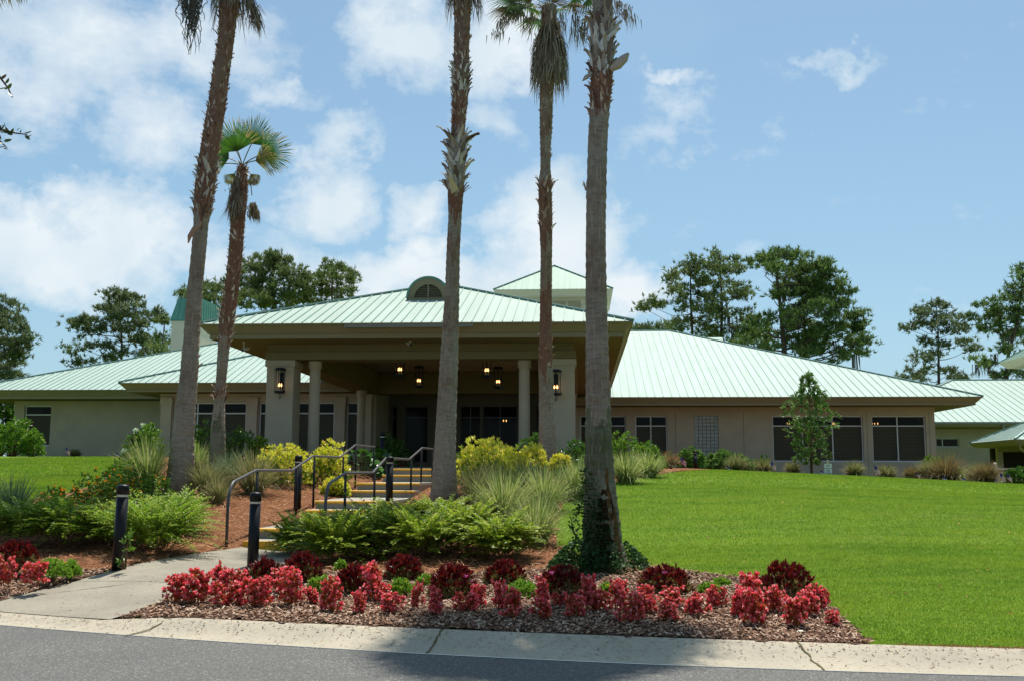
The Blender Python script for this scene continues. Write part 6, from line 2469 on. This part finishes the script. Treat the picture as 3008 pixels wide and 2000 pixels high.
# ------------------------------------------------------------------ pines
def pine(trunk, Y, blobs, label, seed, m='pine_leaf', tw=9, group='pines behind the clubhouse', tuft=.42, dens=1.0, moss_=()):
    rs = np.random.RandomState(seed)
    base = atY(trunk[0][0], trunk[0][1], Y)
    e = empty('pine_tree', (base[0], Y, 1.5), label, 'pine tree', group)
    off = np.array(e.location)
    mb = MB()
    T = [np.array([base[0], Y, 1.0])] + [np.array(atY(u, v, Y)) for u, v in trunk]
    k = Y / FPX
    rad0 = tw * k / 2
    rads = np.linspace(rad0 * 1.15, rad0 * .25, len(T))
    TP = resample(np.c_[np.array(T), rads], 40)
    mb.tube(TP[:, :3] - off, TP[:, 3], 8)
    mb.obj('trunk', M['bark'], e, True)
    mb = MB()
    parts = []
    for (u, v, ru, rv) in blobs:
        dz = rs.normal() * 1.6
        c = np.array(atY(u, v, Y + dz))
        # limb from a trunk point a bit lower than the blob
        low = c[2] - abs(c[0] - TP[0, 0]) * .25 - rv * k * .6
        j_ = np.argmin(abs(TP[:, 2] - low))
        a = TP[j_, :3]
        rr = max(.05, TP[j_, 3] * .45)
        mid = a * .5 + c * .5 + np.array([0, 0, -.3]) + rs.normal(size=3) * .35
        q1 = a * .75 + mid * .25 + rs.normal(size=3) * .15
        mb.tube([a - off, q1 - off, mid - off, c - off], [rr, rr * .8, rr * .55, rr * .25], 5)
        ns = max(3, int(ru * rv / 112 * dens))
        d = rand_dirs(ns, .15, rs) * (rs.uniform(.35, 1, ns) ** .5)[:, None]
        sub = c + d * np.array([ru * k, min(ru, rv * 1.6) * k, rv * k])
        for s_ in sub:
            mm = (c + s_) / 2 + np.array([0, 0, -.12])
            mb.tube([c - off - np.array([0, 0, .1]), mm - off, s_ - off], [rr * .28, rr * .2, .02], 4, cap=False)
            nt = 13
            rsub = rs.uniform(.38, .72)
            tc_ = s_ + rs.normal(size=(nt, 3)) * np.array([rsub * .62, rsub * .62, rsub * .30])
            dd = (tc_ - s_) * .5 + rand_dirs(nt, .5, rs) * .6 + np.array([0, 0, .4])
            parts.append(rosette(tc_, dd, 9, tuft, .10, .62, rs, NEEDLE))
    mb.obj('limb', M['bark'], e)
    V, F = cat_arr(parts)
    make('crown', V - off, F, M[m], e)
    if moss_:
        mb = MB()
        for (u, v, l_) in moss_:
            for q in range(14):
                p0 = np.array(atY(u + rs.normal() * (7 if len(moss_) > 3 else 16), v, Y)) - off
                mb.tube([p0, p0 + np.array([rs.normal() * .1, 0, -l_ * k * rs.uniform(.4, .7)]), p0 + np.array([rs.normal() * .15, 0, -l_ * k * rs.uniform(.7, 1)])], [.045, .035, .01], 3, cap=False)
        mb.obj('hanging_moss', M['moss'], e)
    return e


pine([(-40, 1100), (-20, 950), (-10, 880)], 88, [(10, 900, 55, 28), (25, 940, 50, 22), (55, 975, 40, 22), (-20, 950, 60, 40), (40, 1010, 55, 20), (-10, 1020, 70, 40), (60, 1050, 40, 18), (30, 1080, 60, 22), (-20, 1110, 80, 30), (60, 1115, 35, 18), (20, 1140, 50, 18)],
     'dark pine cut by the left photo edge', 1, 'pine_leaf_b')
pine([(356, 1085), (358, 1000), (352, 930), (345, 870)], 92, [(345, 862, 45, 18), (380, 875, 40, 20), (325, 890, 42, 20), (300, 915, 40, 18), (400, 910, 48, 22), (350, 920, 50, 24), (270, 935, 45, 20), (430, 940, 35, 20), (240, 955, 42, 18), (330, 960, 55, 22),
      (410, 965, 50, 22), (215, 945, 25, 15), (455, 925, 16, 12), (270, 980, 50, 18), (445, 990, 40, 16), (380, 1000, 60, 14), (300, 1020, 40, 16), (235, 1020, 35, 18), (210, 1050, 25, 20), (255, 1060, 30, 16), (320, 1055, 30, 14), (400, 1040, 45, 14), (350, 1040, 25, 18), (440, 1020, 35, 14)],
     'rounded pine standing alone left of the chimney', 2, 'pine_leaf_b', 9, dens=.85)
pine([(478, 1000), (482, 950)], 84, [(480, 945, 12, 10), (470, 1000, 25, 22), (455, 1030, 30, 14), (478, 1020, 25, 18)], 'small pine top peeping left of the chimney', 21, 'pine_leaf', 5)
pine([(620, 930), (618, 860)], 95, [(560, 858, 28, 14), (600, 850, 40, 20), (640, 850, 45, 28), (585, 880, 50, 20), (650, 890, 50, 25), (620, 910, 60, 20), (540, 870, 12, 10)], 'low pine crown left behind the brown fan palm', 3, 'pine_leaf', 7)
pine([(802, 930), (800, 850), (805, 780), (800, 745)], 100, [(800, 760, 45, 20), (760, 770, 40, 20), (840, 775, 40, 20), (735, 800, 45, 28), (860, 805, 45, 25), (800, 800, 55, 28), (720, 840, 50, 30), (770, 850, 55, 35), (850, 850, 60, 30), (900, 830, 35, 25), (740, 885, 60, 30), (820, 890, 60, 28), (890, 880, 50, 28)],
     'large dense pine behind the left side of the canopy roof', 4, 'pine_leaf', 10, dens=1.25)
pine([(975, 900), (975, 840), (985, 780)], 98, [(985, 780, 42, 18), (960, 800, 42, 22), (1010, 805, 35, 22), (985, 830, 45, 22), (1025, 850, 25, 22), (945, 845, 45, 24), (990, 865, 55, 18), (940, 880, 50, 16), (1030, 825, 18, 14)],
     'rounded pine just left of the arched dormer', 5, 'pine_leaf', 7)
pine([(2034, 985), (2030, 900), (2028, 830), (2030, 780)], 95, [(2025, 772, 32, 16), (2055, 780, 25, 16), (2000, 800, 40, 14), (1970, 810, 22, 18), (2035, 810, 30, 20), (2065, 830, 25, 20), (2000, 850, 35, 14), (1985, 870, 40, 16), (2050, 855, 30, 14), (1950, 885, 45, 14), (1910, 900, 32, 16), (1890, 905, 12, 12), (2020, 900, 30, 18),
      (2065, 905, 40, 18), (2085, 880, 25, 14), (2060, 945, 40, 16), (1975, 965, 28, 12), (2090, 930, 30, 18), (2045, 970, 35, 12), (1990, 950, 16, 10)],
     'slender pine with a long left limb right of the canopy', 6, 'pine_leaf', 9, dens=.9)
pine([(2119, 985), (2121, 900), (2118, 830), (2116, 760)], 97, [(2116, 748, 25, 16), (2140, 770, 32, 18), (2095, 775, 35, 20), (2120, 800, 45, 22), (2160, 800, 30, 20), (2080, 820, 35, 20), (2175, 845, 35, 20), (2130, 835, 35, 16), (2090, 870, 32, 14), (2190, 865, 32, 16), (2150, 870, 35, 16), (2175, 920, 32, 10), (2205, 930, 15, 12),
      (2105, 910, 35, 14), (2130, 930, 28, 26), (2120, 970, 35, 16), (2195, 945, 12, 10)], 'tall slim pine between the slender pine and the big pine', 7, 'pine_leaf', 10, dens=.9, moss_=((2140, 930, 70), (2150, 960, 60), (2110, 880, 50)))
pine([(2305, 1045), (2298, 960), (2290, 880), (2280, 800), (2300, 770)], 90, [(2215, 760, 32, 18), (2245, 765, 35, 20), (2300, 750, 42, 18), (2345, 752, 40, 20), (2390, 775, 38, 22), (2425, 800, 35, 20), (2260, 790, 40, 16), (2330, 800, 55, 30), (2400, 830, 50, 30), (2450, 820, 30, 16), (2475, 840, 22, 14), (2370, 860, 55, 35), (2440, 870, 45, 28),
      (2490, 860, 18, 18), (2320, 860, 40, 30), (2270, 870, 25, 18), (2420, 910, 50, 28), (2350, 915, 50, 30), (2300, 930, 45, 22), (2480, 900, 25, 20), (2460, 930, 40, 18), (2230, 950, 40, 18), (2195, 975, 35, 22), (2250, 980, 45, 18), (2520, 930, 25, 16), (2535, 965, 25, 16), (2500, 960, 40, 22), (2440, 975, 55, 25), (2360, 975, 55, 25), (2540, 1000, 22, 14),
      (2500, 1005, 45, 18), (2330, 1010, 50, 20), (2180, 1010, 30, 16), (2260, 1030, 35, 16), (2420, 1020, 50, 20), (2480, 1040, 40, 14), (2530, 1035, 25, 10), (2360, 1040, 45, 14), (2440, 1065, 35, 10)],
     'largest spreading pine behind the right wing roof', 8, 'pine_leaf_d', 16, dens=1.15, moss_=((2510, 1040, 75), (2450, 1000, 60), (2300, 840, 70), (2320, 830, 60), (2350, 930, 50)))
pine([(2365, 1045), (2363, 960), (2360, 860), (2350, 790)], 94, [(2380, 800, 35, 20), (2340, 830, 35, 22), (2400, 880, 40, 25), (2350, 950, 40, 20), (2390, 1000, 45, 18)], 'second trunk of pine inside the large pine mass', 81, 'pine_leaf_d', 10)
pine([(2758, 1125), (2757, 1050), (2755, 960), (2750, 900)], 100, [(2750, 892, 32, 14), (2720, 905, 28, 16), (2785, 910, 28, 16), (2745, 930, 42, 20), (2800, 940, 32, 20), (2705, 925, 18, 16), (2690, 960, 32, 14), (2660, 965, 22, 10), (2765, 965, 42, 20), (2820, 970, 22, 12), (2720, 1010, 25, 14), (2770, 1010, 38, 14), (2830, 1010, 38, 14), (2865, 1020, 16, 10), (2700, 1045, 42, 12), (2750, 1050, 40, 20), (2680, 1095, 40, 12), (2720, 1110, 45, 12),
      (2790, 1100, 35, 16), (2820, 1115, 28, 10), (2655, 1110, 18, 8), (2740, 1085, 30, 14)], 'pine standing alone right of the big pines', 9, 'pine_leaf_b', 9, dens=.8)
pine([(2957, 1125), (2960, 1050), (2985, 960), (3000, 860), (3005, 800)], 93, [(2990, 790, 22, 14), (3000, 825, 30, 18), (2975, 850, 25, 14), (3010, 870, 35, 25), (2935, 880, 30, 14), (2900, 905, 38, 20), (2875, 930, 24, 16), (2950, 930, 45, 25), (3000, 930, 35, 30), (2900, 960, 32, 16), (2950, 980, 45, 24), (3000, 990, 35, 25), (2960, 1025, 35, 16), (2880, 1060, 28, 14), (2905, 1075, 16, 14), (2920, 1110, 28, 12), (2980, 1100, 30, 20)],
     'tall mossy pine at the right photo edge', 10, 'pine_leaf_d', 12, moss_=((2900, 1060, 45), (2920, 1040, 40), (2870, 1070, 40), (2960, 990, 50)))
for (u, v, w, lb, sd) in ((1885, 958, 30, 'low pine top left of the slender pine above the ridge', 31), (1945, 962, 35, 'low pine top above the right wing ridge', 32)):
    pine([(u, 1000), (u, v)], 105, [(u, v, w, 10), (u + 15, v + 12, w, 10), (u - 20, v + 14, w, 9)], lb, sd, 'pine_leaf_b', 5)
pine([(2215, 1010), (2190, 960)], 100, [(2200, 985, 30, 18), (2165, 975, 25, 14), (2150, 1000, 25, 14), (2100, 990, 20, 10), (2240, 1005, 30, 18)], 'low dark pine between the slim and big pines', 33, 'pine_leaf_d', 6)

# sapling (magnolia like) by the wide window
pS = onG(2385, 47.5)
kS = mpp(pS)
eS = empty('young_magnolia', pS, 'young cone shaped evergreen tree in front of the wide window', 'tree')
mb = MB()
mb.tube([(0, 0, -.1), (.02, 0, 2.2), (0, 0, 4.6)], [.06, .045, .01], 8)
mb.obj('trunk', M['stem'], eS, True)
rs_ = np.random.RandomState(44)
n = 420
t = rs_.beta(1.15, 1.25, n)
Htot = (1388 - 1085) * kS
rmax = np.interp(t, [0, .08, .3, .55, .62, .8, .93, 1], [.35, .68, .72, 1.15, .85, .52, .22, .04])
a = rs_.uniform(0, 6.283, n)
lob = 1 + .34 * np.sin(a * 3 + t * 19) + .2 * np.sin(a * 5 + t * 37)
rr = rmax * lob * rs_.uniform(.25, 1, n) ** .5
C = np.stack([rr * np.cos(a), rr * np.sin(a), .45 + t * (Htot - .5)], 1)
D = np.stack([np.cos(a) * .7, np.sin(a) * .7, np.full(n, .7)], 1)
V, F = rosette(C, D, 9, .19, .062, .55, rs_, LEAF6)
make('crown', V, F, M['magnolia'], eS)
mb = MB()
for c in C[::9]:
    mb.tube([(0, 0, max(.3, c[2] - .35)), c], [.015, .006], 4, cap=False)
mb.obj('branch', M['stem'], eS)

# ------------------------------------------------------------------ flags, sign, small things
def flag(u, v, Y, hpx, label, lean=.25, s=1.0, blue=False):
    p = onG(u, Y)
    e = empty('small_flag', p, label, 'flag', 'small flags stuck in the lawn edge')
    k = mpp(p)
    h = hpx * k * 1.05
    mb = MB()
    mb.tube([(0, 0, -.1), (-lean * h * .4, 0, h)], .006, 5)
    mb.obj('stick', M['stem'], e)
    w, fh = h * .85, h * .5
    mb = MB()
    nst = 7
    tip = np.array([-lean * h * .4, -.01, h])
    dx = np.array([math.cos(-.75 if not blue else -.5), 0, math.sin(-.75 if not blue else -.5)])
    dn = np.array([-.35 * lean, 0, -1])
    for i in range(nst):
        V = []
        for q in range(5):
            t = q / 4
            for r_ in (i / nst, (i + 1) / nst):
                pt = tip + dx * w * t * (.72) + dn * fh * r_ + np.array([0, .02 * math.sin(t * 7), 0])
                V.append(pt)
        mb.add(V, [(2 * q, 2 * q + 2, 2 * q + 3, 2 * q + 1) for q in range(4)], (0 if i % 2 == 0 else 1) if not blue else (2 if i < 5 else 1))
    c0 = tip + np.array([0, -.008, 0])
    a_, b_ = dx * w * .30, dn * fh * .55
    mb.add([c0, c0 + a_, c0 + a_ + b_, c0 + b_], [(0, 1, 2, 3)], 2)
    mb.obj('cloth', [M['flag_red'], M['flag_white'], M['flag_blue']], e)
    return e


flag(2005, 0, 43, 34, 'small striped flag at the tip of the straw bed beside the bollard')
flag(2270, 0, 45, 32, 'small striped flag left of the young magnolia')
flag(2571, 0, 45, 34, 'small striped flag below the rightmost window', 0)
flag(2695, 0, 44.5, 20, 'small striped flag left of the largest bronze grass', .1)
flag(2940, 0, 44, 32, 'striped flag of the close pair at the right, left one', .1)
flag(2958, 0, 44.3, 30, 'striped flag of the close pair at the right, right one', -.1)
flag(187, 0, 47, 26, 'small striped flag on the left lawn by the wall', -.1)
for (u, Y, lb) in ((2138, 45, 'tiny blue flag below the hydrangea hedge'), (2412, 45, 'tiny blue flag left of the no parking sign'), (2772, 44.2, 'tiny blue flag below the largest bronze grass, left'), (2828, 44.2, 'tiny blue flag below the largest bronze grass, right'), (337, 47, 'tiny blue flag at the foot of the left wing wall')):
    flag(u, 0, Y, 13, lb, .1, 1, True)

pz_ = onG(2434, 46)
sg = empty('no_parking_sign', pz_, 'small white no parking fire lane sign on the lawn edge', 'sign')
kz = mpp(pz_)
sz0 = wallz(2434, 1391, 46) - pz_[2]
sz1 = wallz(2434, 1361, 46) - pz_[2]
mb = MB()
mb.box(-.16, .16, -.02, 0, sz0, sz1)
mb.obj('plate', M['sign_white'], sg)
mb = MB()
mb.box(-.05, .05, .005, .105, -.2, sz1 + .10)
mb.lathe([(.09, sz1 + .10), (.09, sz1 + .13), (.02, sz1 + .17)], (0, .055, 0), 10)
mb.obj('post', M['cream'], sg)
for i, (txt, sz_) in enumerate((('NO', .105), ('PARKING', .072), ('FIRE', .088), ('LANE', .088))):
    cu = bpy.data.curves.new('lettering', 'FONT')
    cu.body = txt
    cu.size = sz_ * (1.05 if i != 1 else .95)
    cu.align_x = 'CENTER'
    cu.offset = .001
    cu.extrude = .001
    ob = bpy.data.objects.new('lettering', cu)
    COL.objects.link(ob)
    bpy.context.view_layer.update()
    me = bpy.data.meshes.new_from_object(ob)
    bpy.data.objects.remove(ob)
    me.materials.clear()
    me.materials.append(M['sign_ink'])
    o = bpy.data.objects.new('lettering', me)
    COL.objects.link(o)
    o.parent = sg
    o.rotation_euler = (math.pi / 2, 0, 0)
    o.location = (0, -.024, sz1 - .115 - i * .108)

n = 420
X = R.uniform(1.2, 16, n)
Y = R.uniform(10.6, 30, n)
k = (Y > yb(X) + .1)
for pl in (STRAW, MULCH_R):
    k &= ~inpoly(X, Y, pl)
X, Y = X[k], Y[k]
n = len(X)
V, F = inst(CHIP[0], CHIP[1], np.stack([X, Y, surf(X, Y) + .03], 1), frames(flat_dirs(n, .2), R, (0, 0, 1)), np.stack([R.uniform(.008, .02, n), R.uniform(.01, .05, n), R.uniform(.01, .02, n)], 1))
tag(make('lawn_litter', V, F, M['straw']), 'small dry leaf bits and clippings strewn over the right lawn', 'litter', None, 'stuff')
# fallen leaves and sticks on lawn and road
for i, (u, v, s) in enumerate(((2142, 1552, .10), (2263, 1582, .05), (2768, 1729, .09), (2655, 1750, .04), (2975, 1813, .06), (2870, 1748, .04), (2160, 1984, .03), (2920, 1968, .04), (2710, 1910, .03), (2580, 1938, .025), (2350, 1582, .03))):
    p = G(u, v) if v < 1900 else atZ(u, v, .03 if v < 1960 else .008)
    V, F = inst(LEAF6[0], LEAF6[1], np.zeros((1, 3)), frames(np.array([[math.cos(i * 2.1), math.sin(i * 2.1), .12]]), R, (0, 0, 1)), np.array([[s * .5, s, s * .6]]))
    o = make('fallen_leaf', V, F, M['dead_leaf'])
    o.location = (p[0], p[1], p[2] + .035)
    tag(o, f'brown fallen leaf {"on the lawn" if v < 1900 else "on the kerb or road edge"}, {ORD[i]} from the upper left', 'leaf', 'fallen brown leaves')
p = G(2340, 1873)
V, F = inst(LEAF6[0], LEAF6[1], np.zeros((1, 3)), frames(np.array([[1., .1, .1]]), R, (0, 0, 1)), np.array([[.05, .09, .05]]))
o = make('fallen_leaf', V, F, M['band_white'])
o.location = (p[0], p[1], p[2] + .06)
tag(o, 'pale curled leaf on the wood chips near the right end of the bed', 'leaf')
print('objects', len(bpy.data.objects))
